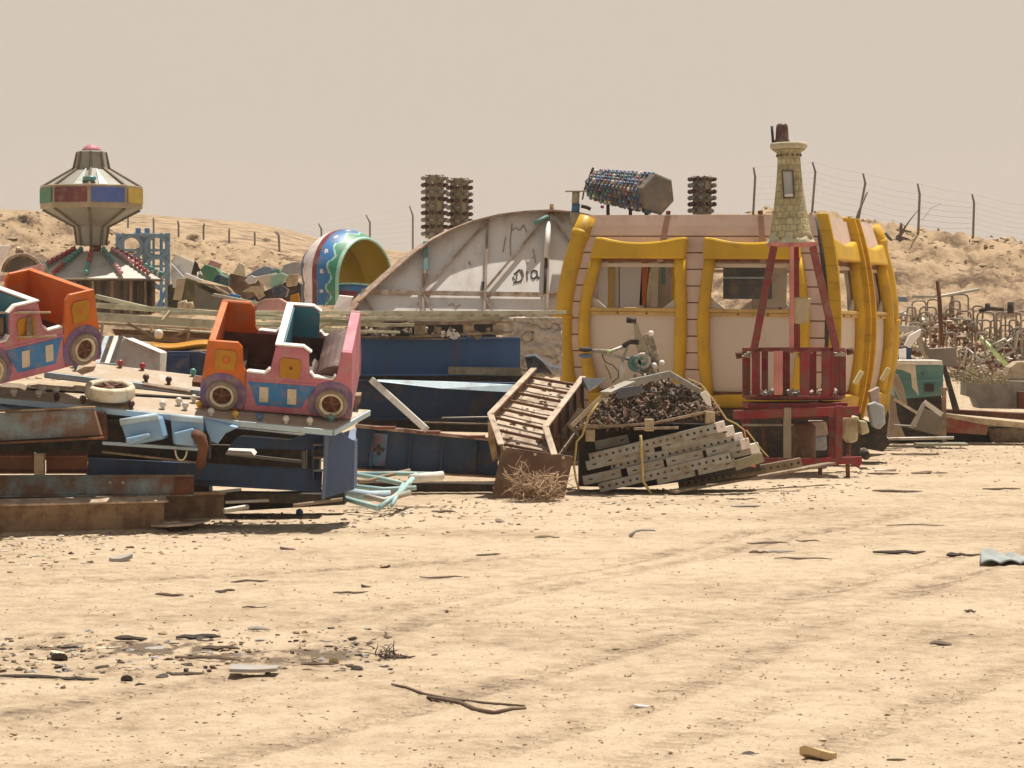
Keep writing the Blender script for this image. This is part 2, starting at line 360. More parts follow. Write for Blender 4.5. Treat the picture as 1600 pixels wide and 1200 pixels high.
CLAP = M('pink_clapboard', (.64, .475, .39), .65, 0, .14, (.48, .30, .21), .18, 4)
PANEL = M('cream_panel', (.62, .52, .43), .6, 0, .1, (.5, .37, .27), .2, 1.5, .03)
GROOVE = M('groove_brown', (.22, .09, .05), .8)
DISCW = M('greyish_white_sheet', (.68, .655, .635), .55, 0, .10, (.40, .31, .25), .2, 2.2, .05, streak=True)
RUSTEDGE = M('rusted_edge', (.30, .19, .135), .85, 0, .3, (.42, .36, .3), .4, 8)
OLIVE = M('olive_grey_paint', sh(122, 112, 92), .65, 0, .2, (.2, .15, .1), .25, 4)
TEAL = M('teal_paint', (.10, .25, .24), .5, 0, .25, (.3, .24, .18), .2, 6)
GREEN = M('green_paint', (.06, .22, .12), .6)
MAROON = M('maroon_paint', (.16, .035, .045), .5)
BULBW = M('bulb_white', (.62, .58, .5), .3, 0, .1, (.4, .3, .2), .15, 20, 0)
BULBR = M('bulb_red', (.30, .04, .045), .3, 0, .1, bump=0)
BULBB = M('bulb_blue', (.05, .13, .28), .3, 0, .1, bump=0)
BULBT = M('bulb_teal', (.07, .25, .24), .3, 0, .1, bump=0)
BULBY = M('bulb_yellow', (.5, .30, .03), .3, 0, .1, bump=0)
BULBP = M('bulb_pink', (.55, .3, .32), .3, 0, .1, bump=0)
BULBD = M('bulb_dark', (.07, .03, .03), .35, 0, .1, bump=0)
# ================================================================ kiddie ride cars
U = 1 / 160.
def make_car(label):
    W = 1.0; root = thing('ride_car', label, 'ride car', group='children\'s train cars from a ride')
    def pl(pts, y): return [Vector((x * U, y, z * U)) for x, z in pts]
    org = [(0, 4), (0, 40), (5, 75), (10, 118), (56, 118), (63, 110), (65, 78), (69, 71), (69, 40), (66, 4)]
    pnk = [(66.4, 4), (69.4, 40), (69.4, 70.6), (73, 69), (100, 68), (106, 76), (113, 114), (118, 118), (154, 118), (164, 110), (166, 76), (172, 68), (203, 67), (208, 76), (213, 116), (230, 116), (232, 60), (234, 30), (234, 4)]
    for nm, pts, m in (('orange_side', org, ORANGE), ('pink_side', pnk, PINK)):
        for y in (0, W - .045): MB().prism(pl(pts, y), (0, .045, 0)).build('side_panel', m, root, .016, True)
    # transverse backs
    for (a, b, c, d), m in ((((.6, 4), (12, 4), (21, 117), (10.5, 117)), ORANGE), (((104, 10), (114, 10), (123, 117), (114.5, 117)), PINK), (((214, 4), (233, 4), (229.5, 115.5), (214, 115.5)), PINK)):
        MB().prism(pl((a, b, c, d), .046), (0, W - .092, 0)).build('back_panel', m, root, .006, True)
    # white rim and petrol liner of the middle seat
    b = MB()
    b.prism(pl([(112.5, 118.2), (124, 118.2), (124, 121), (112.5, 121)], -.006), (0, W + .012, 0))
    for y in (-.007, W - .05): b.prism(pl([(124.2, 118.2), (155, 118.2), (166.5, 110.2), (169, 111.8), (156, 121), (124.2, 121)], y), (0, .057, 0))
    for y in (-.006, W - .05):
        b.prism(pl([(70, 71), (74, 69.3), (99, 68.3), (105, 74), (107, 77), (104, 79), (98, 71.5), (74, 72.5)], y), (0, .056, 0))
        b.prism(pl([(166.5, 77), (173, 68.4), (202, 67.4), (207.6, 75), (205, 77), (201, 70.5), (174, 71.5), (169, 78)], y), (0, .056, 0))
    b.build('rim', RIMWHITE, root, .004, True)
    b = MB()
    b.prism(pl([(123.5, 66), (166, 66), (166, 108), (154, 117), (123.5, 117)], W - .052), (0, .006, 0))
    b.prism(pl([(123.5, 66), (164, 66), (162, 108), (154, 117), (123.5, 117)], .046), (0, .006, 0))
    b.prism(pl([(124, 60), (125.2, 60), (126, 117), (124.2, 117)], .053), (0, W - .106, 0))
    b.build('liner', TEALBLUE, root, 0, True)
    b = MB(); b.prism(pl([(12.5, 60), (64.5, 64), (62, 108), (56, 116.5), (21, 116.5), (15, 80)], W - .051), (0, .005, 0)).build('liner', ORANGE, root, 0, True)
    # brown seats, floor, inner lower walls
    b = MB(); b.prism(pl([(12.6, 12), (214, 12), (214, 66), (12.6, 66)], W - .053), (0, .006, 0))
    b.prism(pl([(13, 6), (214, 6), (214, 11), (13, 11)], .046), (0, W - .1, 0)); b.build('inner_shell', SEATBROWN, root, 0, True)
    for x in (14, 125):
        b = MB(); b.prism(pl([(x, 12), (x + 44, 12), (x + 44, 38), (x + 40, 42), (x, 42)], .06), (0, W - .13, 0))
        b.build('seat', SEATBROWN, root, .012, True)
    b = MB()
    b.prism(pl([(174, 12)] + [(213 - 39 * math.cos(t) , 12 + 50 + 26 * math.sin(t)) for t in np.linspace(0, 1.57, 7)] + [(213.4, 12)], .06), (0, W - .13, 0)); b.build('dashboard', SEATBROWN, root, .015, True)
    # bodywork on both flanks
    for side, y in ((-1, 0), (1, W)):
        o1, o2 = (-.006, -.012) if side < 0 else (W, W + .006)
        def ov(pts, lvl, m, nm, bev=.002):
            t_ = .006; y_ = (-.006 - .006 * lvl) if side < 0 else (W + .006 * lvl)
            return MB().prism(pl(pts, y_), (0, t_, 0)).build(nm, m, root, bev, True)
        for cx in (34, 202):
            arc = [(min(234, max(0.3, cx + 37.5 * math.cos(a))), 28 + 37.5 * math.sin(a)) for a in np.linspace(-.60, PI + .60, 24)]
            arc = [(x_, max(4.2, z_)) for x_, z_ in arc]
            ov(arc, 0, PURPLE, 'wheel_arch')
            mt = Matrix.Translation((cx * U, y - .006 * (1 if side < 0 else -1), 28 * U)) @ Matrix.Rotation(R(90 if side < 0 else -90), 4, 'X')
            wb = MB(); wb.lathe([(19 * U, 0), (19.2 * U, .030), (21 * U, .042), (23.5 * U, .036), (25 * U, .02), (25.3 * U, 0)], 30, mt, cap=False)
            wh = wb.build('wheel', M('tan_grey_tyre', (.28, .225, .18), .8, 0, .2, (.2, .14, .1), .3, 9), root, 0, True)
            wr = MB(); wr.lathe([(14.5 * U, .0), (14.5 * U, .02), (15.5 * U, .034), (17.6 * U, .038), (19 * U, .030), (19.1 * U, .0)], 30, mt, cap=False); wr.build('rim_ring', TYRE, wh, 0, True)
            hb = MB(); hb.lathe([(14.4 * U, .0), (14.4 * U, .006), (5 * U, .006), (4 * U, .022), (.0001, .024)], 24, mt, cap=False)
            for k in range(5):
                a = k * 2 * PI / 5 + .3; m3 = mt @ Matrix.Rotation(a, 4, 'Z')
                hb.prism([m3 @ Vector(q) for q in ((4 * U, -1.4 * U, .007), (14 * U, -2.4 * U, .007), (14 * U, 2.4 * U, .007), (4 * U, 1.4 * U, .007))], (m3.to_3x3() @ Vector((0, 0, .012))))
            hb.build('hub', HUB, wh, 0, True)
        ov([(68, 59), (181, 59), (177, 50), (158, 10), (83, 10), (72, 50)], 0, PINK, 'trim')
        ov([(73, 55), (176, 55), (172, 48), (155, 16), (87, 16), (77, 48)], 1, CARBLUE, 'door_panel')
        for x in (91, 134): ov([(x, 22), (x + 14, 22), (x + 14, 48), (x, 48)], 2, CREAM, 'step_plate', .003)
        for x, z in ((22, 72), (121, 66)):
            ov([(x, z), (x + 30, z - 1), (x + 33, z + 26), (x + 29, z + 33), (x + 3, z + 33), (x, z + 28)], 1, GOLD, 'badge_plate', .003)
            q = MB(); y_ = -.020 if side < 0 else W + .012
            q.ball((Vector(((x + 17) * U, y_ + (.006 if side < 0 else -.006), (z + 17) * U))), .018 if x > 100 else .04, 10, 6, (1, .25, 1)); q.build('knob', ORANGE if x < 100 else HUB, root, 0, True)
    return root
def orient(o, origin, yaw, pitch, roll):
    o.location = origin
    o.rotation_euler = (Matrix.Rotation(R(yaw), 3, 'Z') @ Matrix.Rotation(R(pitch), 3, 'Y') @ Matrix.Rotation(R(roll), 3, 'X')).to_euler()
car = make_car('orange and pink ride car standing upright on the blue deck, both wheels in view')
orient(car, P(312, 640, 24.6), 0, 4.4, 24)
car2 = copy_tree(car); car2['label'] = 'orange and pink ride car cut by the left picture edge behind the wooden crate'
# car 2: seats face left and towards the camera; the far flank of the source is its near flank
def solve_car2():
    yaw = 180 + 45; m = Matrix.Rotation(R(yaw), 3, 'Z') @ Matrix.Rotation(R(11), 3, 'Y') @ Matrix.Rotation(R(-13), 3, 'X')
    loc = P(130, 545, 24.3) - m @ Vector((34 * U, 1.0, 28 * U))
    car2.location = loc; car2.rotation_euler = m.to_euler()
solve_car2()
# ================================================================ decks with bulbs
def lamp(root, p, m, r=.034, up=Vector((0, 0, 1))):
    b = MB(); b.lathe([(.018, 0), (.02, .018)], 8, Matrix.Translation(p), cap=False); b.ball(p + up * (.018 + r * .85), r, 10, 7); return b.build('bulb', m, root)
def deck(label, A, B, C, th, topm, edgem, bulbs, grp='long flat ride decks with round bulbs', dl=1.):
    root = thing('ride_deck', label, 'ride deck', (A + B) / 2, grp); D = A + (C - B) * dl; n = (B - A).cross(C - B).normalized()
    if n.z < 0: n = -n
    MB().prism([A, B, C, D], -n * .02).build('top_board', topm, root, .004)
    b = MB(); b.prism([p - n * .022 for p in (A, B, C, D)], -n * th)
    b.build('deck_frame', edgem, root, .006)
    b = MB(); e = (B - A).normalized(); f = (C - B).normalized()
    b.bar(A - f * .012 - n * .03, B - f * .012 - n * .03, .022, .055, n); b.bar(B + e * .012 - n * .03, C + e * .012 - n * .03, .022, .055, n); b.build('edge_trim', PALE_BLUE, root, .004)
    for s_, t_, m in bulbs: lamp(root, A + (B - A) * s_ + (C - B) * t_ * (dl + (1 - dl) * s_) + n * .001, m)
    return root
CREAMY = M('dusty_deck_top', (.54, .51, .46), .75, 0, .3, (.40, .31, .22), .62, 4)
A_, B_, C_ = P(-70, 614, 24.3), P(521, 671, 24.3), P(576, 640, 25.1)
deck('pale blue edged ride deck carrying the middle orange and pink car', A_, B_, C_, .05, CREAMY, STEEL_BLUE,
     [(.145, .2, BULBW), (.205, .3, BULBW), (.19, .8, BULBW), (.225, .75, BULBW), (.53, .25, BULBW), (.55, .55, BULBW), (.585, .3, BULBW), (.61, .45, BULBY), (.57, .8, BULBW), (.615, .75, BULBW), (.67, .08, BULBW), (.735, .06, BULBY), (.80, .06, BULBB), (.87, .05, BULBW), (.93, .08, BULBW), (.965, .3, BULBT), (.975, .6, BULBW), (.46, .08, BULBD), (.33, .12, BULBD), (.26, .15, BULBD)], dl=.3)
deck('upper ride deck with pale dusty top leading under the left end of the middle car', P(70, 580, 25.6), P(322, 610, 25.6), P(338, 590, 26.1), .05, CREAMY, DARK_BLUE,
     [(.14, .5, BULBW), (.17, .3, BULBB), (.16, .9, BULBW), (.40, .9, BULBR), (.54, .9, BULBR), (.86, .9, BULBT), (.62, .1, BULBD), (.76, .12, BULBD)])
# wheel lying on the deck
c = P(172, 612, 24.45); rt = thing('spare_wheel', 'brown centred cream wheel lying flat on the ride deck', 'wheel', c)
mt = Matrix.Translation(c) @ Euler((R(12), R(4), 0)).to_matrix().to_4x4()
MB().lathe([(.17, -.02), (.17, .05), (.19, .075), (.225, .07), (.237, .05), (.24, -.03), (.225, -.055), (.18, -.055)], 32, mt, cap=False).build('tyre', TYRE, rt)
h = MB(); h.lathe([(.168, .02), (.05, .025), (.045, .05), (.001, .055)], 24, mt, cap=False)
for k in range(6): h.bar(mt @ Vector((.04 * math.cos(k * PI / 3), .04 * math.sin(k * PI / 3), .045)), mt @ Vector((.165 * math.cos(k * PI / 3), .165 * math.sin(k * PI / 3), .045)), .03, .02)
h.build('hub', HUB, rt)
for (pts, th_, m, lab) in [([(118, 580), (132, 573), (150, 572), (146, 580), (128, 586)], .05, PALEWOOD, 'torn tan scrap on the upper deck beside the left car wheel'), ([(40, 603), (60, 600), (136, 606), (134, 611), (60, 607)], .02, PALEWOOD, 'thin tan plank in the gap between the ride decks'), ([(300, 596), (318, 598), (318, 606), (300, 604)], .06, RUST, 'rusty block on the upper deck against the middle car'), ([(0, 604), (30, 606), (44, 612), (20, 612), (0, 610)], .04, WOOD, 'brown scrap at the left end of the lower deck'), ([(222, 600), (300, 612), (300, 616), (222, 604)], .015, WOOD, 'brown batten in the gap right of the lying wheel'), ([(546, 618), (564, 618), (562, 630), (556, 640), (548, 634)], .03, WOOD, 'small brown and white bracket at the right end of the deck')]:
    tag(MB().prism([P(x, y, 25.0) for x, y in pts], (0, .12, th_)).build('deck_scrap', m, None, .004), lab, 'scrap')
# louvred white box
c = P(200, 555, 26.6); rt = thing('louvred_box', 'white and grey box with blue and dark slats on its sloping left side', 'box', c)
s = 26.6 / 4000
MB().prism([P(191, 531, 26.6), P(196, 528, 26.6), P(251, 551, 26.6), P(249, 584, 26.6), P(150, 584, 26.6), P(178, 560, 26.6)], (0, .5, 0)).build('body', WHITE, rt, .01)
b = MB(); b.bar(P(190, 526, 26.57), P(252, 552, 26.57), .07, .012, (0, 0, 1)); b.build('lid', RIMWHITE, rt, .003)
for k, m in enumerate((DARK, PALE_BLUE, DARK, RIMWHITE, DARK)):
    x = k * 8; MB().prism([P(156 + x * .95, 526, 26.5), P(162 + x * .95, 526, 26.5), P(148 + x * .95, 568, 26.2), P(140 + x * .95, 568, 26.2)], (.0, .02, .01)).build('slat', m, rt, .002)
b = MB(); b.bar(P(138, 569, 26.15), P(184, 571, 26.15), .05, .04); b.build('sill', PALE_BLUE, rt, .003)
# navy box and yellow hull behind
c = P(285, 565, 27.5); rt = thing('navy_box', 'dark navy hexagonal box under the rails left of the middle car', 'box', c)
MB().prism([P(250, 552, 27.5), P(262, 549, 27.5), P(312, 549, 27.5), P(322, 552, 27.5), P(322, 590, 27.5), P(250, 590, 27.5)], (0, .5, 0)).build('body', DARK_BLUE, rt, .01)
MB().prism([P(264, 554, 27.48), P(296, 553, 27.48), P(297, 586, 27.48), P(264, 586, 27.48)], (0, -.015, 0)).build('recess', M('navy', sh(30, 48, 76), .5), rt, .004)
b = MB(); b.grid(lambda u, v: P(236 + 90 * u, 535 + 14 * v + 3 * math.sin(u * 5) , 28.2 - .5 * math.sin(PI * v)), 14, 6); tag(b.build('hull_shell', GOLD, None, 0, False, .02), 'dull yellow curved shell under the pale rails', 'shell')
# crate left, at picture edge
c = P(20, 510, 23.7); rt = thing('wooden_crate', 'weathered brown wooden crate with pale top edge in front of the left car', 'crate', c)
b = MB()
b.box(P(15, 510, 23.9) , (.48, .30, .17)); b.build('body', WOOD, rt, .008)
MB().bar(P(-30, 489, 23.72), P(78, 488, 23.8), .30, .018).build('lid', PALEWOOD, rt, .004)
MB().bar(P(-30, 528, 23.72), P(88, 525, 23.75), .06, .02).build('bottom_rail', PALEWOOD, rt, .004)
for x in (2, 46): MB().box(P(x, 510, 23.72), (.05, .02, .165)).build('batten', WOOD, rt, .003)
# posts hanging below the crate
# ================================================================ pile of beams on the left
def beam(name, label, cat, kind, p, q, h, w, m, t=.014, group=None, bev=.003, up=(0, 0, 1)):
    b = MB()
    if kind == 'I': b.ibeam(p, q, h, w, t, up)
    elif kind == 'C': b.chan(p, q, h, w, t)
    elif kind == 'B': b.bar(p, q, w, h)
    elif kind == 'T': b.tube([p, q], h / 2, 10)
    return tag(b.build(name, m, None, bev), label, cat, group)
GB = 'rusty steel beams at the lower left'
TANB = M('tan_rusted_beam', sh(118, 94, 72), .95, 0, .3, (.15, .085, .055), .42, 7, .5)
WBLUE = M('weathered_blue_beam', sh(112, 124, 128), .8, 0, .35, (.20, .10, .055), .55, 3.2, .2)
FLG = M('sunlit_tan_flange', (.50, .39, .28), .9, 0, .25, (.2, .11, .07), .35, 7)  # paler than the web: sun on the flange put into its colour
def rolled(label, p, q, h, w, t, up):
    rt = thing('steel_beam', label, 'beam', (p + q) / 2 - Vector((0, 0, h / 2)), GB); up = Vector(up); d = (q - p).normalized(); sd_ = d.cross(up).normalized(); u = sd_.cross(d)
    MB().bar(p, q, t, h - 2 * t - .004, up).build('web', TANB, rt)
    for k, nm in ((1, 'flange'), (-1, 'flange')): MB().bar(p + u * k * (h - t) / 2, q + u * k * (h - t) / 2 + d * .02, w, t, up).build(nm, FLG, rt, .003)
    MB().bar(q - d * .16 - sd_ * .012, q - d * .10 - sd_ * .012, t, h - 2 * t - .01, up).build('rust_band', RUST, rt)
rolled('long tan rusty I beam with sunlit top flange, lowest of the left pile', P(-160, 813, 23.4), P(256, 803, 24.2), .31, .20, .02, (0, -.20, 1))
rolled('short tan beam showing its end just right of the lowest I beam', P(150, 796, 24.7), P(350, 789, 24.95), .26, .14, .016, (0, -.10, 1))
rb = thing('steel_beam', 'rusty beam with faded blue patches and two bolts, second from the ground', 'beam', P(100, 772, 24.2), GB)
MB().ibeam(P(-160, 760, 24.2), P(302, 758, 24.4), .20, .15, .014).build('beam_body', WBLUE, rb, .003)
for x0, x1 in ((152, 213), (274, 303)): MB().bar(P(x0, 759, 24.36), P(x1, 759, 24.38), .012, .165).build('rust_plate', RUST, rb, .002)
for x in (172, 192): MB().ball(P(x, 754, 24.33), .016, 8, 5).build('bolt', CREAM, rb)
beam('steel_beam', 'dark rust brown beam with pale flange at the picture edge, left of the blue channel', 'beam', 'I', P(-140, 722, 24.0), P(54, 722, 24.1), .18, .16, RUST, .012, GB, up=(0, -.3, 1))
beam('steel_beam', 'short dark rust brown beam butting against the blue channel', 'beam', 'I', P(72, 722, 24.2), P(137, 722, 24.25), .18, .16, RUST, .012, GB, up=(0, -.3, 1))
beam('wood_prop', 'grey brown upright block between the two dark rust beams', 'prop', 'B', P(62, 708, 24.0), P(62, 742, 24.0), .09, .09, WOOD)
rb = thing('steel_beam', 'wide faded blue beam with rusty end lying under the light blue sheet', 'beam', P(60, 690, 24.0), GB)
MB().prism([P(-60, 648, 24.0), P(146, 639, 24.0), P(158, 680, 24.0), P(-60, 692, 24.0)], (0, .10, 0)).build('beam_body', WBLUE, rb, .004)
MB().prism([P(142, 642, 24.15), P(163, 645, 24.15), P(167, 687, 24.15), P(150, 687, 24.15)], (0, .12, 0)).build('end_plate', RUST, rb, .003)
MB().bar(P(-60, 695, 24.0), P(160, 684, 24.0), .20, .02).build('flange', RUST, rb, .003)
MB().bar(P(-60, 645, 24.0), P(148, 636, 24.0), .14, .015).build('flange', RUSTY_TAN, rb, .003)
b = MB(); b.grid(lambda u, v: P(-40 + 160 * u, 626 + 14 * v + 12 * u + 2.5 * math.sin(u * 17 + v), 24.6 - .5 * v), 24, 6)
tag(b.build('blue_sheet', PALE_BLUE, None, 0, False, .01), 'light blue crumpled sheet lying on the wide faded blue beam', 'sheet')
beam('blue_channel', 'long dull blue channel running right from the dark rust beams', 'channel', 'C', P(137, 729, 24.5), P(420, 742, 25.0), .16, .10, DARK_BLUE, .012)
beam('grey_rail', 'thin grey rail under the blue shells at left', 'rail', 'B', P(160, 692, 24.2), P(312, 702, 24.4), .03, .10, PALE_BLUE)
beam('grey_rail', 'thin dark rail behind the hanging cable loop', 'rail', 'B', P(160, 706, 24.3), P(320, 724, 24.6), .02, .10, WOOD)
b = MB(); b.tube([P(283 + 9 * math.cos(a), 703 + 16 * math.sin(a), 24.05) for a in np.linspace(.1, PI, 12)], .009, 6)
tag(b.build('cable_loop', CREAM), 'loop of pale cable hanging under the blue shells', 'cable')
def shell(label, x0, y0, x1, y1, x2, y2, x3, y3, Y, m):
    rt = thing('blue_shell', label, 'shell', P((x0 + x2) / 2, y2, Y), 'blue plastic shells under the deck')
    b = MB(); b.prism([P(x0, y0, Y), P(x1, y1, Y), P(x2, y2, Y), P(x3, y3, Y)], (0, .30, .0)).build('body', m, rt, .03)
    b = MB(); b.tube([P(x0 + 1, y0, Y - .01), P(x1 - 1, y1, Y - .01)], .035, 10); b.build('rolled_lip', PALE_BLUE, rt)
    mx_ = (x0 + x3) / 2; w_ = (x1 - x0) * .62
    b = MB(); b.prism([P(mx_ + 4, y0 + 24, Y - .02), P(mx_ + 4 + w_, y0 + 16, Y - .02), P(mx_ + 6 + w_, y2 - 4, Y - .02), P(mx_ + 8, y3 - 1, Y - .02)], (0, -.10, 0)).build('step', m, rt, .02)
SBLUE = M('shell_blue', sh(104, 128, 152), .5, 0, .2, (.3, .25, .2), .2, 4)
shell('left of the two grey blue shells with a step, under the ride deck', 187, 660, 248, 650, 258, 686, 200, 697, 24.0, SBLUE)
shell('right of the two grey blue shells, touching the rusty post', 266, 652, 318, 656, 312, 700, 270, 695, 24.1, SBLUE)
b = MB(); b.prism([P(318, 655, 24.2), P(352, 663, 24.2), P(372, 668, 24.2), P(352, 678, 24.2), P(340, 694, 24.2), P(330, 690, 24.2), P(322, 672, 24.2)], (0, .35, .05))
tag(b.build('bracket', SBLUE, None, .012), 'bent blue bracket between the shells and the steel frame', 'bracket')
b = MB(); b.tube([P(305, 678, 24.0), P(313, 684, 23.95), P(318, 700, 24.0), P(313, 728, 24.1)], [.05, .06, .05, .045], 8)
tag(b.build('rusty_post', RUST, None), 'rusty round post standing beside the right blue shell', 'post')
# ================================================================ blue steel frame under the car
rt = thing('box_cradle', 'heavy blue steel box frame with end plate under the middle car', 'frame', P(520, 780, 24.8))
Yf = 24.9
MB().prism([P(355, 700, Yf), P(372, 682, Yf), P(452, 688, Yf), P(512, 666, Yf), P(505, 703, Yf), P(460, 703, Yf)], (0, .35, 0)).build('upper_beam', DARK_BLUE, rt, .006)
MB().chan(P(250, 738, Yf + .02), P(503, 752, Yf + .02), .21, .16).build('lower_beam', DARK_BLUE, rt, .005)
MB().prism([P(505, 668, 24.7), P(554, 690, 25.0), P(553, 765, 25.0), P(505, 779, 24.7)][::-1], (-.0, .5, 0)).build('end_plate', M('end_plate_blue', sh(54, 68, 96), .6, 0, .25, (.2, .15, .12), .25, 4), rt, .006)
MB().prism([P(554, 690, 25.0), P(557, 668, 25.4), P(536, 676, 25.2), P(508, 668, 24.75)], (0, .0, -.02)).build('lip', GREY_BLUE, rt)
for y in (695, 715, 735): MB().box(P(497, y, 24.78), (.09, .05, .02)).build('rib', FADED_BLUE, rt, .002)
MB().box(P(490, 722, 24.85), (.03, .1, .35)).build('web_plate', DARK_BLUE, rt, .003)
MB().bar(P(512, 664, 24.66), P(505, 779, 24.66), .035, .02, (0, 1, 0)).build('edge_flange', GREY_BLUE, rt, .003)
rt = thing('angle_rack', 'grey angle frame seen inside the opening of the blue box frame', 'frame', P(420, 722, 25.4))
MB().bar(P(355, 709, 25.5), P(475, 722, 25.5), .03, .03).build('rail', GREYMET, rt); MB().bar(P(474, 706, 25.5), P(474, 748, 25.5), .03, .02).build('post', GREYMET, rt)
b = MB(); b.prism([P(356, 703, 25.3), P(392, 705, 25.3), P(398, 712, 25.3), P(352, 710, 25.3)], (0, .25, .02)); tag(b.build('white_scrap', RIMWHITE, None, .003), 'small white scrap on the grey angle frame', 'scrap')
# dark filler bars added so the gaps behind and below read as shade
GF = 'dark filler bars standing in for shade under the pile'
for i, (x0, y0, x1, y1, Y, h, m) in enumerate([(-100, 672, 330, 690, 25.8, .35, DARK), (120, 655, 520, 700, 26.2, .2, DARK), (60, 700, 480, 716, 26.0, .22, DARK), (300, 775, 505, 778, 25.9, .10, DARK), (310, 730, 500, 735, 26.3, .35, DARK), (-120, 790, 330, 775, 25.6, .3, DARK), (560, 760, 780, 762, 29.9, .1, DARK), (250, 792, 540, 775, 26.4, .16, DARK), (-80, 600, 350, 626, 25.35, .03, M('gap_shade', (.02, .018, .016), .9)), (-80, 628, 330, 642, 26.6, .10, DARK), (560, 655, 800, 660, 31.5, .25, DARK)]):  # the blackest bar paints the dark gap between the ride decks
    tag(MB().bar(P(x0, y0, Y), P(x1, y1, Y), .3, h).build('shade_filler', m, None, .006), ['dark filler for the shade behind the faded blue beam', 'dark filler for the shade under the ride deck', 'dark filler for the shade behind the blue shells', 'dark filler for the shade on the ground behind the blue frame', 'dark filler for the shade seen through the blue frame', 'dark filler for the shade behind the tan I beams', 'dark filler for the shade on the ground under the ribbed blue beam', 'dark filler for the shade between the two ride decks', 'dark filler for the shade in the gap above the ribbed blue beam', 'dark filler for the shade on the sand under the blue box frame', 'dark flat filler for the shade in the gap between the ride decks'][i], 'beam', GF)
# clutter under the frame: small scraps and pipes
for i, (x0, y0, x1, y1, d, m, lab) in enumerate([(330, 770, 377, 765, .03, GREYMET, 'thin grey pipe end right of the tan beam'), (350, 798, 388, 792, .05, GREYMET, 'short grey pipe end with square lip on the ground right of the tan beam'), (352, 785, 420, 782, .03, GREYMET, 'grey pipe in shadow under the blue frame'), (458, 790, 535, 780, .035, WOOD, 'brown bar on the sand under the blue end plate'), (302, 771, 345, 771, .025, RUSTY_TAN, 'pale strip above the short tan beam')]):
    beam('scrap_pipe', lab, 'pipe', 'T', P(x0, y0, 25.0 - (y0 - 740) * .02), P(x1, y1, 25.0 - (y1 - 740) * .02), d, d, m)
b = MB(); p = G(468, 806); b.ball(p + Vector((0, 0, .035)), .038, 14, 9); b.lathe([(.02, .0), (.02, .03)], 8, Matrix.Translation(p + Vector((-.03, -.02, .04))) @ Matrix.Rotation(R(80), 4, 'Y')); tag(b.build('loose_bulb', BULBB), 'dark blue round bulb lying on the sand below the blue frame', 'bulb')
# ================================================================ blue I beams in the middle
GM = 'big blue steel beams in the middle of the yard'
BB = M('blue_beam_paint', sh(44, 70, 104), .5, 0, .22, (.14, .10, .08), .14, 3, streak=True)
BB2 = M('blue_beam_paint_dark', sh(38, 56, 80), .55, 0, .3, (.16, .11, .08), .25, 3)
beam('steel_beam', 'topmost big blue I beam with flat blue web under the rotten pallet', 'beam', 'I', P(530, 557, 31.2), P(813, 557, 31.2), .47, .30, BB, .016, GM)
beam('steel_beam', 'second big blue I beam with pale top flange, crossed by the leaning white pole', 'beam', 'I', P(520, 623, 30.3), P(812, 628, 30.7), .46, .30, BB2, .016, GM)
tag(MB().prism([P(590, 593, 30.05), P(700, 596, 30.1), P(803, 601, 30.1), P(800, 613, 30.05), P(690, 607, 30.0), P(590, 596, 30.0)], (0, .03, 0)).build('white_strip', PALE_BLUE), 'pale white strip lying along the flange of the second blue beam', 'strip')
tag(MB().bar(P(700, 579, 30.95), P(815, 581, 30.95), .04, .095).build('plank', M('lichen_plank', (.42, .38, .27), .9, 0, .4, (.2, .16, .1), .5, 5)), 'weathered cream plank leaning on the lower edge of the topmost blue beam', 'plank')
rt = thing('steel_beam', 'lowest blue beam with welded ribs and chipped pink and brown upper edge', 'beam', P(665, 742, 29.6), GM)
Yb = 29.6
MB().prism([P(556, 668, Yb), P(778, 690, Yb), P(778, 744, Yb), P(556, 732, Yb)], (0, .02, 0)).build('web', BB2, rt)
MB().bar(P(556, 665, Yb - .06), P(778, 687, Yb - .06), .2, .04).build('flange', M('chipped_pink', (.50, .36, .29), .8, 0, .3, (.12, .05, .035), .45, 3.5), rt, .004)
MB().bar(P(556, 733, Yb - .08), P(778, 745, Yb - .08), .24, .02).build('flange', RUSTY_TAN, rt, .003)
for x in (582, 640, 690, 742): MB().bar(P(x + 3, 671 + (x - 556) * .1, Yb - .05), P(x - 2, 732 + (x - 556) * .05, Yb - .05), .012, .1, (0, 1, 0)).build('rib', BB2, rt)
b = MB(); b.prism([P(584, 676, Yb - .02), P(606, 678, Yb - .02), P(602, 728, Yb - .02), P(576, 728, Yb - .02)], (0, -.015, 0)); b.build('patch_plate', M('patch_blue', sh(74, 100, 124), .6, 0, .3, (.2, .07, .04), .4, 6), rt, .002)
b = MB()
for x, y in ((585, 703), (592, 702), (598, 703), (592, 698), (592, 709)): b.ball(P(x, y, Yb - .045), .022, 8, 5)
b.build('rust_boss', RUST, rt)
for i in range(3): MB().box(P(600 + 70 * i, 668 + 7 * i, Yb - .075), (.27, .21, .03)).build('brown_pad', M('pad_brown', sh(98, 62, 54), .8), rt, .006)
tag(MB().bar(P(581, 594, 29.9), P(666, 671, 29.35), .075, .075, (0, 1, 0)).build('white_pole', WHITE, None, .006), 'square white pole leaning diagonally across the blue beams', 'pole')
beam('thin_pipe', 'pale thin pipe in the dark gap under the second blue beam', 'pipe', 'T', P(690, 653, 30.1), P(806, 651, 30.1), .02, .02, GREYMET)
beam('thin_pipe', 'grey thin pipe in the dark gap, below the pale one', 'pipe', 'T', P(660, 660, 29.9), P(800, 664, 29.9), .025, .02, WOOD)
beam('steel_beam', 'small beam with sunlit top showing between the trough and the metal bundle', 'beam', 'I', P(862, 692, 30.3), P(925, 696, 30.3), .16, .14, RUSTY_TAN, .012)
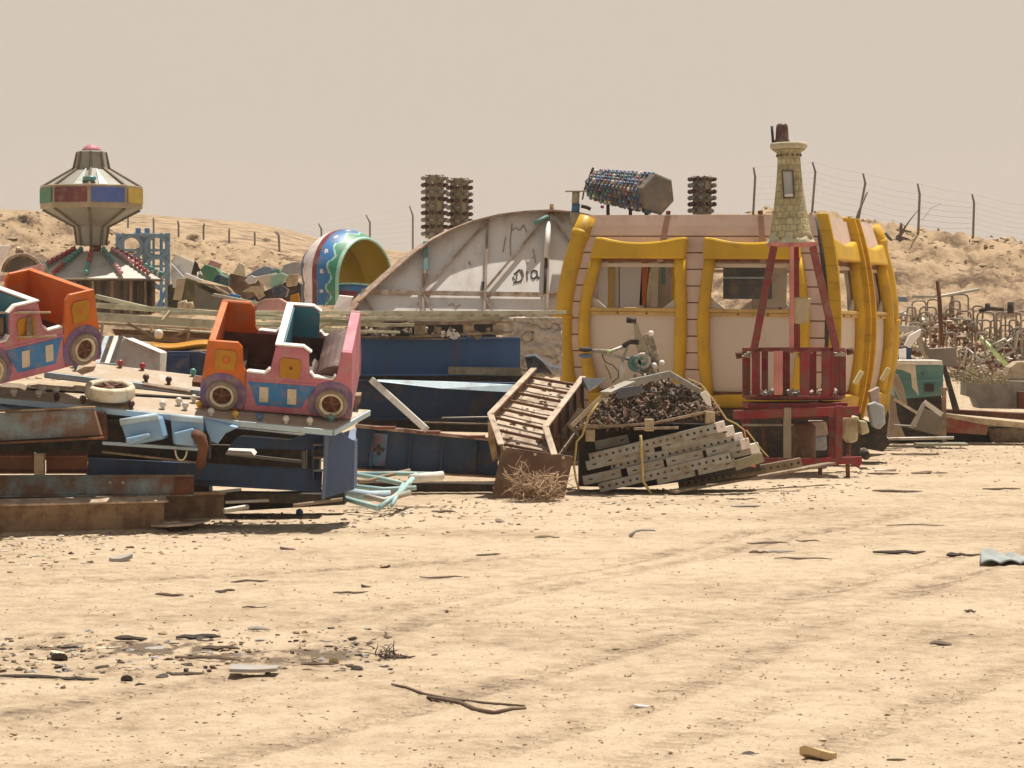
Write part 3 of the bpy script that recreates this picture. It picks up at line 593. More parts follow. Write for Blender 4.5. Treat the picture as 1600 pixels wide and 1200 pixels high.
tag(MB().bar(P(535, 589, 31.7), P(815, 593, 31.8), .3, .14).build('shade_filler', DARK), 'dark filler bar added as shade in the slot between the two big blue beams', 'beam', GM)  # dark filler so the slot reads as shade instead of sunlit sand
tag(MB().bar(P(545, 516, 31.9), P(775, 514, 31.9), .1, .20).build('dark_board', DARK), 'dark backing added as shade behind the broken pallet on the blue beam', 'board')  # backing coloured dark to stand in for shade below the pallet
# ================================================================ long pale rails and truss
GR = 'long pale green rails laid across the middle'
PGREEN = M('pale_green_rail', (.52, .51, .38), .7, 0, .2, (.3, .24, .17), .35, 5)
for i, (x0, y0, Y0, x1, y1, Y1, d, lab) in enumerate([
    (150, 463, 29.5, 262, 489, 29.5, .05, 'pale green rail slanting down from behind the left car, highest of the rails'),
    (150, 477, 29.2, 600, 508, 30.5, .06, 'pale green rail second from the top behind the middle car'),
    (150, 495, 28.9, 540, 520, 30.0, .10, 'thick shaded green rail third from the top behind the middle car'),
    (150, 505, 28.5, 330, 520, 28.5, .02, 'thin pale rail below the thick green rail'),
    (255, 489, 29.1, 880, 488, 31.5, .045, 'long pale rail lying just under the arched white panel'),
    (380, 497, 29.3, 790, 497, 31.3, .035, 'long thin rail running under the arched panel to the rotten pallet'),
    (380, 505, 29.0, 640, 508, 31.0, .04, 'cream rail passing behind the pink front of the middle car'),
    (380, 512, 28.9, 620, 519, 30.0, .03, 'lowest cream rail seen through the open seats of the middle car')]):
    beam('pale_rail', lab, 'rail', 'B', P(x0, y0, Y0), P(x1, y1, Y1), d * .95, .16, PGREEN, group=GR)
beam('cross_bar', 'short cream bar lying across the rails left of the middle car', 'bar', 'B', P(266, 486, 28.9), P(254, 501, 28.8), .03, .03, PALEWOOD)
beam('cross_bar', 'short cream bar slanting between rails right of the petrol seat', 'bar', 'B', P(515, 505, 28.8), P(493, 515, 28.8), .03, .02, PALEWOOD)
rt = thing('truss', 'brown and cream truss frame in shade under the pale rails', 'truss', P(235, 535, 28.2))
MB().bar(P(150, 505, 28.3), P(330, 515, 28.3), .05, .025).build('chord', PALEWOOD, rt); MB().bar(P(190, 526, 28.3), P(330, 534, 28.3), .06, .05).build('chord', WOOD, rt)
for x0, y0, x1, y1 in ((160, 505, 158, 528), (200, 505, 245, 530), (235, 510, 238, 520), (295, 515, 293, 534), (292, 516, 262, 530)): MB().bar(P(x0, y0, 28.25), P(x1, y1, 28.25), .03, .03, (0, 1, 0)).build('strut', PALEWOOD if x0 in (160, 235) else WOOD, rt)
MB().prism([P(175, 514, 28.5), P(330, 520, 28.5), P(330, 545, 28.5), P(182, 528, 28.5)], (0, .2, 0)).build('back_board', BROWN, rt)
tag(MB().ball(P(248, 522, 28.1), .05, 10, 7, (1, .8, 1.1)).build('round_ball', WHITE), 'whitish round knob hanging in the truss', 'knob')
# rotten pallet
rt = thing('pallet', 'broken wooden pallet on the topmost blue beam', 'pallet', P(680, 528, 31.2))
for (x0, y0, x1, y1, h, Y) in ((640, 506, 800, 503, .04, 31.05), (560, 522, 645, 503, .03, 31.05), (640, 526, 800, 519, .03, 31.05), (545, 527, 700, 529, .03, 31.1), (600, 502, 800, 504, .03, 31.9)): MB().bar(P(x0, y0, Y), P(x1, y1, Y), .10, h).build('board', WOOD, rt, .004)
for x in (656, 732, 778): MB().box(P(x, 515, 31.12), (.13, .12, .13)).build('block', PALEWOOD, rt, .008)
rng = random.Random(3); b = MB()
for k in range(50): b.rock(P(rng.uniform(548, 770), rng.uniform(513, 526), rng.uniform(31.0, 31.5)), [rng.uniform(.02, .07) for _ in range(3)], rng)
tag(b.build('rubble', WOOD), None, None, None, 'stuff')
b = MB()
for k in range(9): b.rock(P(rng.uniform(690, 715), rng.uniform(519, 527), 31.0), [rng.uniform(.02, .06) for _ in range(3)], rng)
tag(b.build('white_rag', RIMWHITE), 'white rag stuffed in the gap of the rotten pallet', 'rag')
# rough stone like moulded wall behind
def wallp(u, v):
    x = 786 + u * 92; y = 496 + v * 92; n = float(fbm(np.array(x * .06), np.array(y * .09), 4, 5, .6)); r = abs(float(fbm(np.array(x * .035), np.array(y * .055), 2, 9)))
    return P(x, y, 34.6 + n * .10 + (.035 if r < .035 else 0))
STONE = M('moulded_stone', (.50, .44, .38), .85, 0, .15, (.22, .15, .1), .35, 7, .5)
tag(MB().grid(wallp, 44, 44, True).build('stone_sheet', STONE, None, 0, False, .05), 'whitish rough stone like panel under the arched white panel', 'panel')
SHARD = M('grey_shard', (.10, .11, .13), .6, 0, .2, bump=.1)
tag(MB().prism([P(820, 558, 31.5), P(836, 556, 31.4), P(848, 565, 31.4), P(858, 572, 31.5), P(876, 576, 31.7), P(862, 582, 31.5), P(826, 584, 31.4)], (0, .06, .03)).build('shard', SHARD), 'blue grey plastic shard at the top of the brown trough', 'shard')
# ================================================================ arched white panel
Yd = 37.0
def D(px, py, dy=0.):   # the sheet leans back
    return P(px, py, Yd + (492 - py) * .0055 + dy)
rt = thing('arched_panel', 'huge arched greyish white steel panel with rusty rim and ribs', 'panel', D(720, 492))
arc = [(540, 492), (556, 472), (578, 452), (605, 428), (635, 402), (665, 380), (700, 361), (738, 346), (778, 336), (820, 331), (862, 329), (905, 333), (940, 341), (975, 353)]
pts = [D(x, y) for x, y in arc] + [D(975, 492)]
MB().prism(pts, (0, .03, .0)).build('sheet', DISCW, rt)
for i in range(len(arc) - 1): pass
b = MB()
for (x0, y0), (x1, y1) in zip(arc[:-1], arc[1:]): b.bar(D(x0, y0, -.10), D(x1, y1, -.10), .26, .028, (0, 0, 1))
b.build('rim', RUSTEDGE, rt, .002)
ribs = [((566, 456), (880, 461)), ((540, 492), (975, 492)), ((663, 384), (661, 490)), ((762, 342), (757, 490)), ((858, 332), (855, 490)), ((660, 455), (764, 343)), ((752, 460), (856, 336)), ((564, 458), (585, 490)), ((661, 457), (677, 490)), ((756, 461), (772, 490)), ((866, 345), (900, 392)), ((868, 332), (880, 345))]
for i, (a, c_) in enumerate(ribs): MB().bar(D(*a, -.05 - .002 * i), D(*c_, -.05 - .002 * i), .035 if i > 1 else .07, .034, (0, 1, 0)).build('rib', M('rib_mid', (.36, .29, .24), .8, 0, .2, (.2, .11, .07), .4, 8) if i > 1 else M('rib_pale', (.52, .46, .41), .8, 0, .2, (.25, .13, .08), .4, 8), rt, .002)
PAINTK = M('black_marker', (.07, .065, .05), .8, bump=0); PAINTG = M('faint_marker', (.36, .33, .25), .8, bump=0)
def strokes(lst, wd, m, nm='lettering'):
    for st in lst:
        b = MB(); q = [D(x, y, -.012) for x, y in st]
        for p1, p2 in zip(q[:-1], q[1:]): b.bar(p1, p2, .006, wd, (0, 0, 1) if abs((p2 - p1).normalized().z) < .7 else (1, 0, 0))
        b.build(nm, m, rt)
strokes([[(803, 429), (812, 421), (817, 432), (813, 440)], [(806, 440), (808, 428)], [(802, 442), (815, 439)], [(815, 421), (818, 430)], [(823, 424), (824, 437)], [(839, 424), (834, 422), (830, 426), (830, 433), (834, 436), (839, 431), (839, 424)], [(839, 424), (840, 435), (843, 433)], [(801, 433), (804, 437)]], .021, PAINTK)
strokes([[(822, 402), (824, 413)], [(833, 389), (837, 411)], [(830, 403), (834, 402)], [(800, 349), (797, 375), (798, 399)], [(790, 370), (786, 394)], [(799, 361), (806, 356), (812, 360), (818, 351), (823, 363)], [(732, 410), (735, 414), (733, 408)], [(700, 478), (706, 474), (712, 480), (720, 476)], [(560, 470), (558, 488)], [(653, 472), (650, 488)]], .015, PAINTG, 'scribble')
TG = M('grey_green_paint', sh(72, 98, 96), .6)
MB().bar(D(665, 378, -.12), D(665, 424, -.12), .07, .06, (0, 1, 0)).build('lug', TG, rt, .006)
MB().tube([D(665, 424, -.1), D(665, 434, -.1)], [.05, .03], 8).build('lug_foot', WOOD, rt)
b = MB(); b.tube([D(857, 348, -.14), D(854, 402, -.14)], .04, 12); b.build('cylinder', DISCW, rt)
b = MB(); b.tube([D(853, 402, -.1), D(851, 458, -.1)], .02, 8); b.build('rod', DARK, rt)
b = MB(); b.tube([D(836, 349, -.22), D(856, 338, -.18)], .035, 8); b.build('bracket', TG, rt)
b = MB(); b.tube([D(862, 320, -.1), D(862, 334, -.1)], .03, 8); b.build('pin', RUST, rt)
b = MB(); b.prism([D(753, 462, -.02), D(759, 462, -.02), D(757, 440, -.02), D(752, 440, -.02)], (0, -.02, 0)); b.build('stain_plate', DARK, rt)
tag(MB().bar(P(540, 500, 36.6), P(888, 499, 36.9), .1, .055).build('dark_rail', OLIVE), 'dark olive rail along the foot of the arched white panel', 'rail')
# ================================================================ striped shell canopy behind
def canopy():
    rt = thing('shell_canopy', 'curved toy canopy painted with white scallops, maroon, blue and green waves', 'canopy', P(540, 478, 40.5))
    ax = Vector((.83, -.56, .0)).normalized(); hz = Vector((.56, .83, 0)).normalized(); up = ax.cross(hz); up = -up if up.z < 0 else up
    cf = P(571, 443, 40.2); Rf = .76; Dp = 1.0
    def pt(s, th, k=1.):
        r = Rf * (.72 + .41 * math.sin(PI * (s * .80 + .02)) - .0) * k
        c_ = cf - ax * Dp * (1 - s) * (.8 + .2 * math.sin(th) if 0 < th < PI else .8)
        if th < 0: return c_ + hz * -r + up * (th * .62)
        if th > PI: return c_ + hz * r + up * (-(th - PI) * .62)
        return c_ - hz * math.cos(th) * r + up * math.sin(th) * r * 1.0
    nv, nu = 110, 60; t0, t1 = -.55, PI + .55
    cols = [M('canopy_navy', (.05, .06, .16), .5), M('canopy_white', (.70, .62, .62), .5), MAROON, M('canopy_blue', (.035, .17, .42), .45), M('canopy_green', (.05, .26, .17), .45), M('canopy_mint', (.35, .62, .50), .5)]
    b = MB(); vs = []
    for j in range(nv + 1):
        for i in range(nu + 1): vs.append(pt(i / nu, t0 + (t1 - t0) * j / nv))
    for j in range(nv):
        for i in range(nu):
            s = (i + .5) / nu; th = t0 + (t1 - t0) * (j + .5) / nv; ph = (th / .42) % 1.
            scal = .12 + .12 * (1 - math.sqrt(max(0, 1 - (2 * ph - 1) ** 2)))
            wv = .84 + .045 * math.sin(th * 2 * PI / .46)
            if s < scal: k = 0
            elif s < .52: k = 1
            elif s < .64: k = 2
            elif s < wv: k = 3
            elif s < wv + .03: k = 5
            elif s < .97: k = 4
            else: k = 5
            dd = ((s - .73) * .9) ** 2 + ((ph - .5) * .42 * .76) ** 2
            if dd < .0011: k = 1
            b.f.append([j * (nu + 1) + i, j * (nu + 1) + i + 1, (j + 1) * (nu + 1) + i + 1, (j + 1) * (nu + 1) + i]); b.sm.append(True); b.mi.append(k)
    b.v = vs; b.build('outer_skin', cols, rt)
    b = MB(); b.grid(lambda u, v: pt(.04 + .95 * u, t0 + (t1 - t0) * v, .965), 16, 60); b.build('lining', M('olive_yellow', (.36, .26, .025), .55, 0, .15), rt)
    b = MB(); b.prism([pt(.30, t0 + (t1 - t0) * j / 40, .95) for j in range(41)], -ax * .02); b.build('back_wall', M('olive_yellow', (.36, .26, .025), .55, 0, .15), rt)
    b = MB(); b.tube([pt(1.0, t0 + (t1 - t0) * j / 60, .985) for j in range(61)], .018, 6); b.build('rim', cols[5], rt)
    b = MB(); b.grid(lambda u, v: P(508 + 76 * u, 447 + 20 * v - 3 * math.sin(3 * u), 39.9 + .5 * u), 20, 4); b.build('front_lip', cols[3], rt, 0, False, .03)
    b = MB(); b.grid(lambda u, v: P(508 + 70 * u, 444 + 3 * v - 3 * math.sin(3 * u), 39.86 + .5 * u), 20, 2); b.build('trim', cols[5], rt, 0, False, .03)
    b = MB(); b.prism([P(530, 454, 39.8), P(560, 455, 39.8), P(556, 465, 39.8), P(528, 463, 39.8)], (0, .05, 0)); b.build('maroon_block', MAROON, rt)
canopy()
tag(MB().prism([P(530, 462, 36.4), P(552, 464, 36.5), P(541, 486, 36.4), P(521, 483, 36.3)], (0, .03, .01)).build('white_card', RIMWHITE), 'white tilted card just above the pink front of the middle car', 'card')
# ================================================================ bulb towers
def bulb_tower(label, x, y0, y1, Y, Rr, levels, base):
    c = P(x, y1, Y); rt = thing('bulb_tower', label, 'light tower', c, 'octagonal columns studded with bulbs'); H = (y1 - y0) * Y / F
    MB().lathe([(Rr, 0), (Rr, H)], 8, Matrix.Translation(c), R(12), False).build('column', OLIVE, rt)
    b = MB()
    for k in range(8): a = R(12) + k * PI / 4; b.bar(c + Vector((Rr * math.cos(a), Rr * math.sin(a), 0)), c + Vector((Rr * math.cos(a), Rr * math.sin(a), H + .01)), .02, .02)
    b.build('corner_strip', WOOD, rt)
    for l in range(levels):
        for k in range(8):
            if (l * 5 + k * 3) % 17 == 4: continue
            a = R(12 + 22.5) + k * PI / 4; z = H * (l + .6) / levels; d = Vector((math.cos(a), math.sin(a), 0)); m = M('bulb_grey', (.24, .22, .20), .35, 0, .1, bump=0) if l % 2 == 0 else BULBD
            q = MB(); q.tube([c + d * Rr * .92 + Vector((0, 0, z)), c + d * (Rr + .03) + Vector((0, 0, z))], .03, 6); q.ball(c + d * (Rr + .045) + Vector((0, 0, z)), .045, 9, 6, (1, 1, .8)); q.build('bulb', m, rt)
    if base: MB().box(c - Vector((0, 0, .1)), (.2, .2, .2)).build('base', TG, rt)
bulb_tower('tall bulb studded column, left one of the pair behind the arched panel', 679, 274, 372, 42, .145, 9, True)
bulb_tower('bulb studded column just right of the taller one behind the arched panel', 718, 279, 372, 42.5, .145, 9, True)
bulb_tower('short bulb studded column standing alone on the roof of the pink cabin', 1097, 276, 335, 38.4, .135, 6, False)
# ================================================================ carousel tower
def carousel():
    Y = 48.; s = Y / F; c0 = P(145, 500, Y); rt = thing('carousel_tower', 'lantern topped carousel tower with coloured band and bulb rows on its roof', 'carousel', P(145, 490, Y))
    def mt(x=145): return Matrix.Translation(P(x, 500, Y))
    hz = lambda y: (500 - y) * s
    a0 = R(6.6 - 90)
    MB().lathe([(15.5 * s, hz(237)), (14.5 * s, hz(233)), (10 * s, hz(228.5)), (4 * s, hz(226)), (.001, hz(225.5))], 20, mt(143)).build('dome', PINK, rt)
    OLIVE = M('carousel_grey', (.29, .275, .235), .6, 0, .2, (.2, .15, .11), .25, 4)
    MB().lathe([(76 * s, hz(293.5)), (27 * s, hz(264)), (22.5 * s, hz(238)), (21 * s, hz(236))], 8, mt(143), a0, False).build('upper_cap', OLIVE, rt, .01)
    MB().lathe([(21 * s, hz(384)), (22 * s, hz(382.5)), (26 * s, hz(354)), (75 * s, hz(327))], 8, mt(143), a0, False).build('lower_cap', OLIVE, rt, .01)
    MB().lathe([(78 * s, hz(327)), (79 * s, hz(326)), (79 * s, hz(292)), (78 * s, hz(291))], 8, mt(143), a0, False).build('band', M('band_tan', (.40, .32, .22), .7), rt, .008)
    colr = [MAROON, GREEN, M('panel_teal', (.03, .2, .12), .5), M('panel_gold', (.5, .34, .03), .5), M('panel_blue', (.08, .14, .42), .5), M('panel_red', (.3, .03, .02), .5), GREEN, M('panel_gold2', (.5, .34, .03), .5)]
    order = {0: M('panel_blue', (.08, .14, .42)), 1: M('panel_gold', (.5, .34, .03)), 7: MAROON, 6: M('panel_teal', (.03, .2, .12))}
    m_ = mt(143)
    for k in range(8):
        a = a0 + k * PI / 4; b_ = a + PI / 4; r = 79 * s + .006
        def q(t, y): v = Vector((math.cos(a), math.sin(a), 0)) * (1 - t) + Vector((math.cos(b_), math.sin(b_), 0)) * t; return m_ @ (v * r + Vector((0, 0, hz(y))))
        n = Vector((math.cos((a + b_) / 2), math.sin((a + b_) / 2), 0)) * .02
        MB().prism([q(.06, 295.5), q(.94, 295.5), q(.94, 318.5), q(.06, 318.5)], n).build('colour_panel', order.get(k, colr[k]), rt)
        # white wedges on the upper cap on alternate edges
        if k in (0, 7, 3):
            tt = .1 if k else .62
            def w_(t, y, rr): v = Vector((math.cos(a), math.sin(a), 0)) * (1 - t) + Vector((math.cos(b_), math.sin(b_), 0)) * t; return m_ @ (v * rr * s + Vector((0, 0, hz(y) + .012)))
            t0 = .55 if k == 7 else .28
            MB().prism([w_(t0, 291.5, 73.5), w_(t0 + .25, 291.5, 73.5), w_(t0 + .18 if k else t0 + .1, 265, 29.5), w_(t0 + .1, 265, 29.5)], n * .5).build('white_wedge', M('pale_wedge', (.55, .60, .56), .5), rt)
    b = MB(); b.ball(P(150, 282, Y) + Vector((0, -62 * s, 0)), 11 * s, 14, 8, (1, .6, .45)); b.build('green_cap_lamp', BULBT, rt)
    for k in range(8): b = MB(); a = a0 + k * PI / 4; d = Vector((math.cos(a), math.sin(a), 0)); b.tube([m_ @ (d * r_ * s + Vector((0, 0, hz(y_)))) for r_, y_ in ((21.6, 238), (27.8, 264), (77, 293))], .03, 5); b.build('seam', M('seam_dark', sh(84, 72, 60), .8), rt); b = MB(); b.tube([m_ @ (d * r_ * s + Vector((0, 0, hz(y_)))) for r_, y_ in ((75, 328), (26.6, 354), (22, 383))], .03, 5); b.build('seam', M('seam_dark', sh(84, 72, 60), .8), rt)
    MB().lathe([(9 * s, hz(396)), (9 * s, hz(382))], 14, mt(149)).build('post', RUST, rt)
    NS = 12; ac = R(2)
    m2 = mt(148)
    MB().lathe([(104 * s, hz(438)), (105 * s, hz(436)), (30 * s, hz(394)), (1 * s, hz(393))], NS, m2, ac, False).build('cone_roof', M('cone_grey', (.50, .47, .42), .6, 0, .15, (.3, .23, .16), .25, 3), rt, .01)
    b = MB()
    for k in range(NS): a = ac + k * 2 * PI / NS; d = Vector((math.cos(a), math.sin(a), 0)); b = MB(); b.tube([m2 @ (d * 30.4 * s + Vector((0, 0, hz(393.5)))), m2 @ (d * 105.4 * s + Vector((0, 0, hz(435.5))))], .035, 5); b.build('ridge', OLIVE, rt)
    cyc = [BULBT, BULBP, BULBT, BULBY, BULBT, BULBR, BULBY, BULBR, BULBT, BULBR, BULBR, BULBT]
    cnt = 0
    for k in range(NS):
        a = ac + k * 2 * PI / NS
        if math.sin(a) > .35: continue
        d = Vector((math.cos(a), math.sin(a), 0))
        for j in range(10):
            t = .03 + j / 10.
            p = m2 @ (d * (30 + 75 * t) * s + Vector((0, 0, hz(393 + 42 * t)))) + Vector((0, 0, .06)) + d * .03
            m = [BULBR, BULBT, BULBR, BULBT, BULBP, BULBY, BULBR, BULBR, BULBT, BULBR, BULBT, BULBP][(k + (j // 6)) % 12]
            MB().ball(p, .045, 8, 6).build('bulb', m, rt); cnt += 1
    MB().lathe([(72 * s, hz(492)), (72 * s, hz(440)), (98 * s, hz(438.5))], 24, mt(165), 0, False, False).build('drum', M('drum_dark', (.10, .075, .06), .9, 0, .5, (.2, .15, .11), .5, 2), rt)
    for k in range(16):
        a = PI + k * PI / 16 + .1; p = P(165, 500, Y) + Vector((math.cos(a), math.sin(a), 0)) * 76 * s
        MB().bar(p + Vector((0, 0, hz(490))), p + Vector((0, 0, hz(440))), .05, .16 if k % 3 == 0 else .05, (0, 1, 0)).build('upright', WOOD if k % 2 else DARK, rt)
carousel()
# ================================================================ blue cage tower beside the carousel
def cage():
    Y = 52.; s = Y / F; rt = thing('cage_tower', 'grey blue steel cage tower with ring braces beside the carousel', 'tower', P(224, 485, Y)); m = M('cage_blue', sh(88, 104, 118), .6, 0, .2, (.2, .15, .12), .25, 4); n = M('cage_blue_bright', sh(62, 98, 132), .6)
    for x, wd, dy, mm in ((184, .08, 0, m), (229, .16, .04, m), (262, .10, 0, m), (252, .06, .8, n), (192, .06, .9, n), (240, .05, .9, m)): MB().bar(P(x, 364, Y + dy), P(x, 490, Y + dy), wd, wd, (0, 1, 0)).build('post', mm, rt, .008)
    for y, h, dy in ((368, .07, 0), (391, .05, .02), (416, .05, .02), (447, .06, 0), (368, .06, .85)): MB().bar(P(182, y, Y + dy - .05), P(264, y, Y + dy - .05), .06, h).build('rail', m, rt, .006)
    for x in (205, 245):
        for y in (385, 418): 
            b = MB(); b.tube([P(x + 17 * math.cos(a), y + 17 * math.sin(a), Y - .04) for a in np.linspace(0, 2 * PI, 24, endpoint=False)], .055, 6, True); b.build('ring', m, rt)
    for x0, y0, x1, y1 in ((262, 450, 245, 482), (229, 432, 250, 452)): MB().bar(P(x0, y0, Y), P(x1, y1, Y), .07, .07, (0, 1, 0)).build('brace', n, rt)
    for x in (216, 230): MB().box(P(x, 361, Y + .1), (.10, .1, .12)).build('lug', n, rt, .01)
    for x, y in ((188, 372), (225, 372), (235, 372), (258, 372)):
        t = 8 if x in (188, 235) else -8
        MB().prism([P(x - 3, y - 3, Y - .02), P(x + t, y - 3, Y - .02), P(x - 3 if t > 0 else x + 3, y + 8, Y - .02)], (0, .03, 0)).build('gusset', m, rt)
cage()
# ================================================================ pink clapboard cabin with yellow frames
def cabin(loc, yaw, L0, tilt, label, Ht=2.85, detail=True, boards=True):
    rt = thing('fair_cabin', label, 'cabin', loc); mt = Matrix.Translation(loc) @ Matrix.Rotation(tilt, 4, 'Y') @ Matrix.Rotation(yaw, 4, 'Z')
    hl = L0 / 2
    def bul(z): return .26 * (1 - ((z / Ht - .45) / .55) ** 2)
    def FP_(k, u, z, w=0.):   # face k, u in -1..1 along it, height z, offset out
        h = hl - .20 + bul(z); a = k * PI / 2
        v = Vector((u * h, -(h + w), z)); return mt @ (Matrix.Rotation(a, 4, 'Z') @ v)
    def slab(b, k, u0, u1, z0, z1, w0, w1, nz=1, nu=1):
        for i in range(nz):
            for j in range(nu):
                za, zb = z0 + (z1 - z0) * i / nz, z0 + (z1 - z0) * (i + 1) / nz; ua, ub = u0 + (u1 - u0) * j / nu, u0 + (u1 - u0) * (j + 1) / nu
                vs = [FP_(k, u, z, w) for w in (w0, w1) for z in (za, zb) for u in (ua, ub)]
                b.add(vs, [(0, 2, 3, 1), (4, 5, 7, 6), (0, 1, 5, 4), (2, 6, 7, 3), (0, 4, 6, 2), (1, 3, 7, 5)])
        return b
    # openings: two per face, u ranges
    OP = [(-.80, -.12), (.12, .80)]; zo0, zo1 = 1.50, 2.20; zp0 = .42
    for k in range(4):
        b = MB(); zb = [0, zp0, zo0, zo1, Ht]
        # wall skin behind the boards
        slab(b, k, -1, 1, 0, zp0 - .02, -.06, 0, 2); slab(b, k, -1, 1, zo1, Ht, -.06, 0, 3)
        for u0, u1 in ((-1, -.80), (-.12, .12), (.80, 1)): slab(b, k, u0, u1, zp0 - .02, zo1, -.06, 0, 8)
        b.build('wall', GROOVE, rt)
        b = MB(); n = 11; zt = Ht - .28; hh = (zt + .0) / n
        for i in range(n):
            z0, z1 = i * hh + .006, (i + 1) * hh - .012
            if boards:
                for u0, u1 in (((-1, -.80), (-.12, .12), (.80, 1)) if z0 < zo1 - .02 and z1 > zp0 else ((-1, 1),)):
                    slab(b, k, u0, u1, z0, z1, .002, .022 - .008 * (i % 2), 1, 1)
        slab(b, k, -1.0, 1.0, zt + .004, Ht + .02, .002, .03, 2, 1)
        b.build('clapboards', CLAP, rt)
        for (u0, u1) in OP:
            b = MB(); slab(b, k, u0, u1, zp0 - .02, zo0, -.05, -.015, 5); b.build('lower_panel', PANEL, rt)
            fr = MB()
            def path(us, zs, w, r, n=10): fr.tube([FP_(k, u, z, w) for u, z in zip(us, zs)], r, n)
            zz = np.linspace(.30, 2.25, 12)
            for sgn, ue in ((-1, u0), (1, u1)):
                post = MB(); um = (u0 + u1) / 2
                pts_ = [FP_(k, ue + sgn * (.0 + .035 * math.sin(PI * (z - .3) / 1.95)), z, .035) for z in zz]
                post.tube(pts_, [.088 + random.uniform(-.006, .006) for _ in pts_], 10); post.build('window_post', YEL, rt)
            us = np.linspace(u0 - .045, u1 + .045, 12)
            def bone(z0, h, sag, nm, dp):
                q = MB(); pr = []
                for side in (0, 1):
                    for u in (us if side == 0 else us[::-1]):
                        t = (u - u0) / (u1 - u0) * 2 - 1; t2 = min(1, abs(t)) ** 2
                        z = z0 + (h * (.5 + .04 * t2) + sag * t2 if side else -h * (.5 + .07 * t2) + sag * t2 * .2); pr.append((u, z))
                n_ = len(pr); vs = [FP_(k, u, z, w) for w in (-.02, dp) for u, z in pr]
                q.add(vs, [list(range(n_)), list(range(n_, 2 * n_))[::-1]] + [(i, i + n_, (i + 1) % n_ + n_, (i + 1) % n_) for i in range(n_)])
                q.build(nm, YEL, rt, .03)
            bone(2.36, .23, .07, 'lintel', .15); bone(.27, .20, -.04, 'sill', .15)
            q = MB(); slab(q, k, u0, u1, zo0 + .001, zo0 + .05, -.06, .05, 1, 6); slab(q, k, u0, u1, zo0 - .05, zo0 - .002, -.05, .03, 1, 6); q.build('mid_rail', M('rail_ochre', (.56, .36, .12), .6), rt, .006)
            if detail:
                for t in (.33, .66): 
                    q = MB(); q.ball(FP_(k, u0 + (u1 - u0) * t, zo0 - .025, .035), .014, 8, 5); q.build('bolt', RUST, rt)
                q = MB(); slab(q, k, u0 + .03, u1 - .03, 2.13, 2.18, -.055, -.02); q.build('glazing_bar', PANEL, rt)
                for sgn, ue in ((-1, u0), (1, u1)):
                    q = MB(); e = ue - sgn * .045
                    vs = [FP_(k, u, z, w) for w in (-.055, -.02) for u, z in ((ue, zo0 + .05), (ue - sgn * .12, zo0 + .05), (ue, zo0 + .22))]
                    q.add(vs, [(0, 1, 2), (5, 4, 3), (0, 3, 4, 1), (1, 4, 5, 2), (2, 5, 3, 0)]); q.build('corner_fillet', PANEL, rt)
        if k == 1:
            q = MB(); slab(q, 1, -.06, .06, .1, Ht - .25, .03, .05, 10); q.build('orange_strip', M('strip_orange', (.55, .14, .03), .5), rt)
            for ue in (-.085, .085, -.985):
                q = MB(); slab(q, 1, ue - .014, ue + .014, .0, Ht + .04, .02, .20, 12); q.build('yellow_fin', YEL, rt, .01)
            for u0, u1 in OP:
                q = MB(); us = np.linspace(u0 - .02, u1 + .02, 10); vs = [FP_(1, u, z, w) for w in (.05, .07) for u, z in [(u, Ht - .02) for u in us] + [(u, Ht - .28 - .34 * math.sin(PI * (u - u0) / (u1 - u0)) ** .8 if u0 < u < u1 else Ht - .28) for u in us[::-1]]]; n_ = 20
                q.add(vs, [list(range(n_)), list(range(n_, 2 * n_))[::-1]] + [(i, i + n_, (i + 1) % n_ + n_, (i + 1) % n_) for i in range(n_)]); q.build('scalloped_awning', CLAP, rt)
        # interior lining posts
        q = MB()
        for u0, u1 in ((-1, -.81), (-.11, .11), (.81, 1)): slab(q, k, u0 * .97, u1 * .97, 0, Ht - .1, -.13, -.07, 6)
        slab(q, k, -.95, .95, 2.25, Ht - .05, -.13, -.07, 2); slab(q, k, -.95, .95, .05, 1.45, -.13, -.07, 4)
        q.build('inner_wall', M('inner_cream', (.52, .43, .33), .7), rt)
    # thick yellow corner rolls on two corners, thin trim on the others
    for k in range(4):
        pts_ = [FP_(k, -1, z, .0) for z in np.linspace(-.05, Ht - .02, 14)]
        if k in (0, 2):
            q = MB(); rw = random.Random(k); q.tube([p for p in pts_], [.128 + rw.uniform(-.008, .008) + (.018 if i in (1, 12) else 0) for i in range(14)], 14); q.tube([FP_(k, -1, z, 0) for z in (1.38, 1.41, 1.44)], .145, 14); q.tube([FP_(k, -1, z, 0) for z in (Ht - .30, Ht - .26, Ht - .22)], .15, 14); q.build('corner_roll', YEL, rt)
        else:
            q = MB(); q.tube(pts_, .03, 8); q.build('corner_trim', DARK if k == 1 else CLAP, rt)
    q = MB(); n = 8
    
    for t in (-.9, -.35, .15, .7):
        q = MB(); q.bar(FP_(0, t, Ht - .06, -.02), FP_(2, -t, Ht - .06, -.02), .12, .07); q.build('roof_joist', CREAM, rt)
    q = MB(); q.prism([FP_(0, -.72, Ht - .02, -.03), FP_(0, -.05, Ht - .02, -.03), FP_(0, -.05, Ht - .02, -1.0), FP_(0, -.72, Ht - .02, -1.0)], (0, 0, .03)); q.build('roof_sheet', CLAP, rt)
    q = MB(); q.prism([FP_(k, -1, 0.0, -.03) for k in range(4)], (0, 0, .06)); q.build('floor', WOOD, rt)
    for u in (-.02, .80):
        q = MB(); q.box(FP_(0, u - .26, Ht + .05, .04), (.06, .12, .05)); q.build('strap_buckle', RUST, rt)
        q = MB(); slab(q, 0, u - .285, u - .235, 2.2, Ht, .028, .036, 3); q.build('stain_strap', M('strap_tan', (.40, .23, .17), .8), rt)
    return rt, mt, FP_
cx = P(1118, 500, 37.0)
loc = Vector((3.21, 37.55, .60))
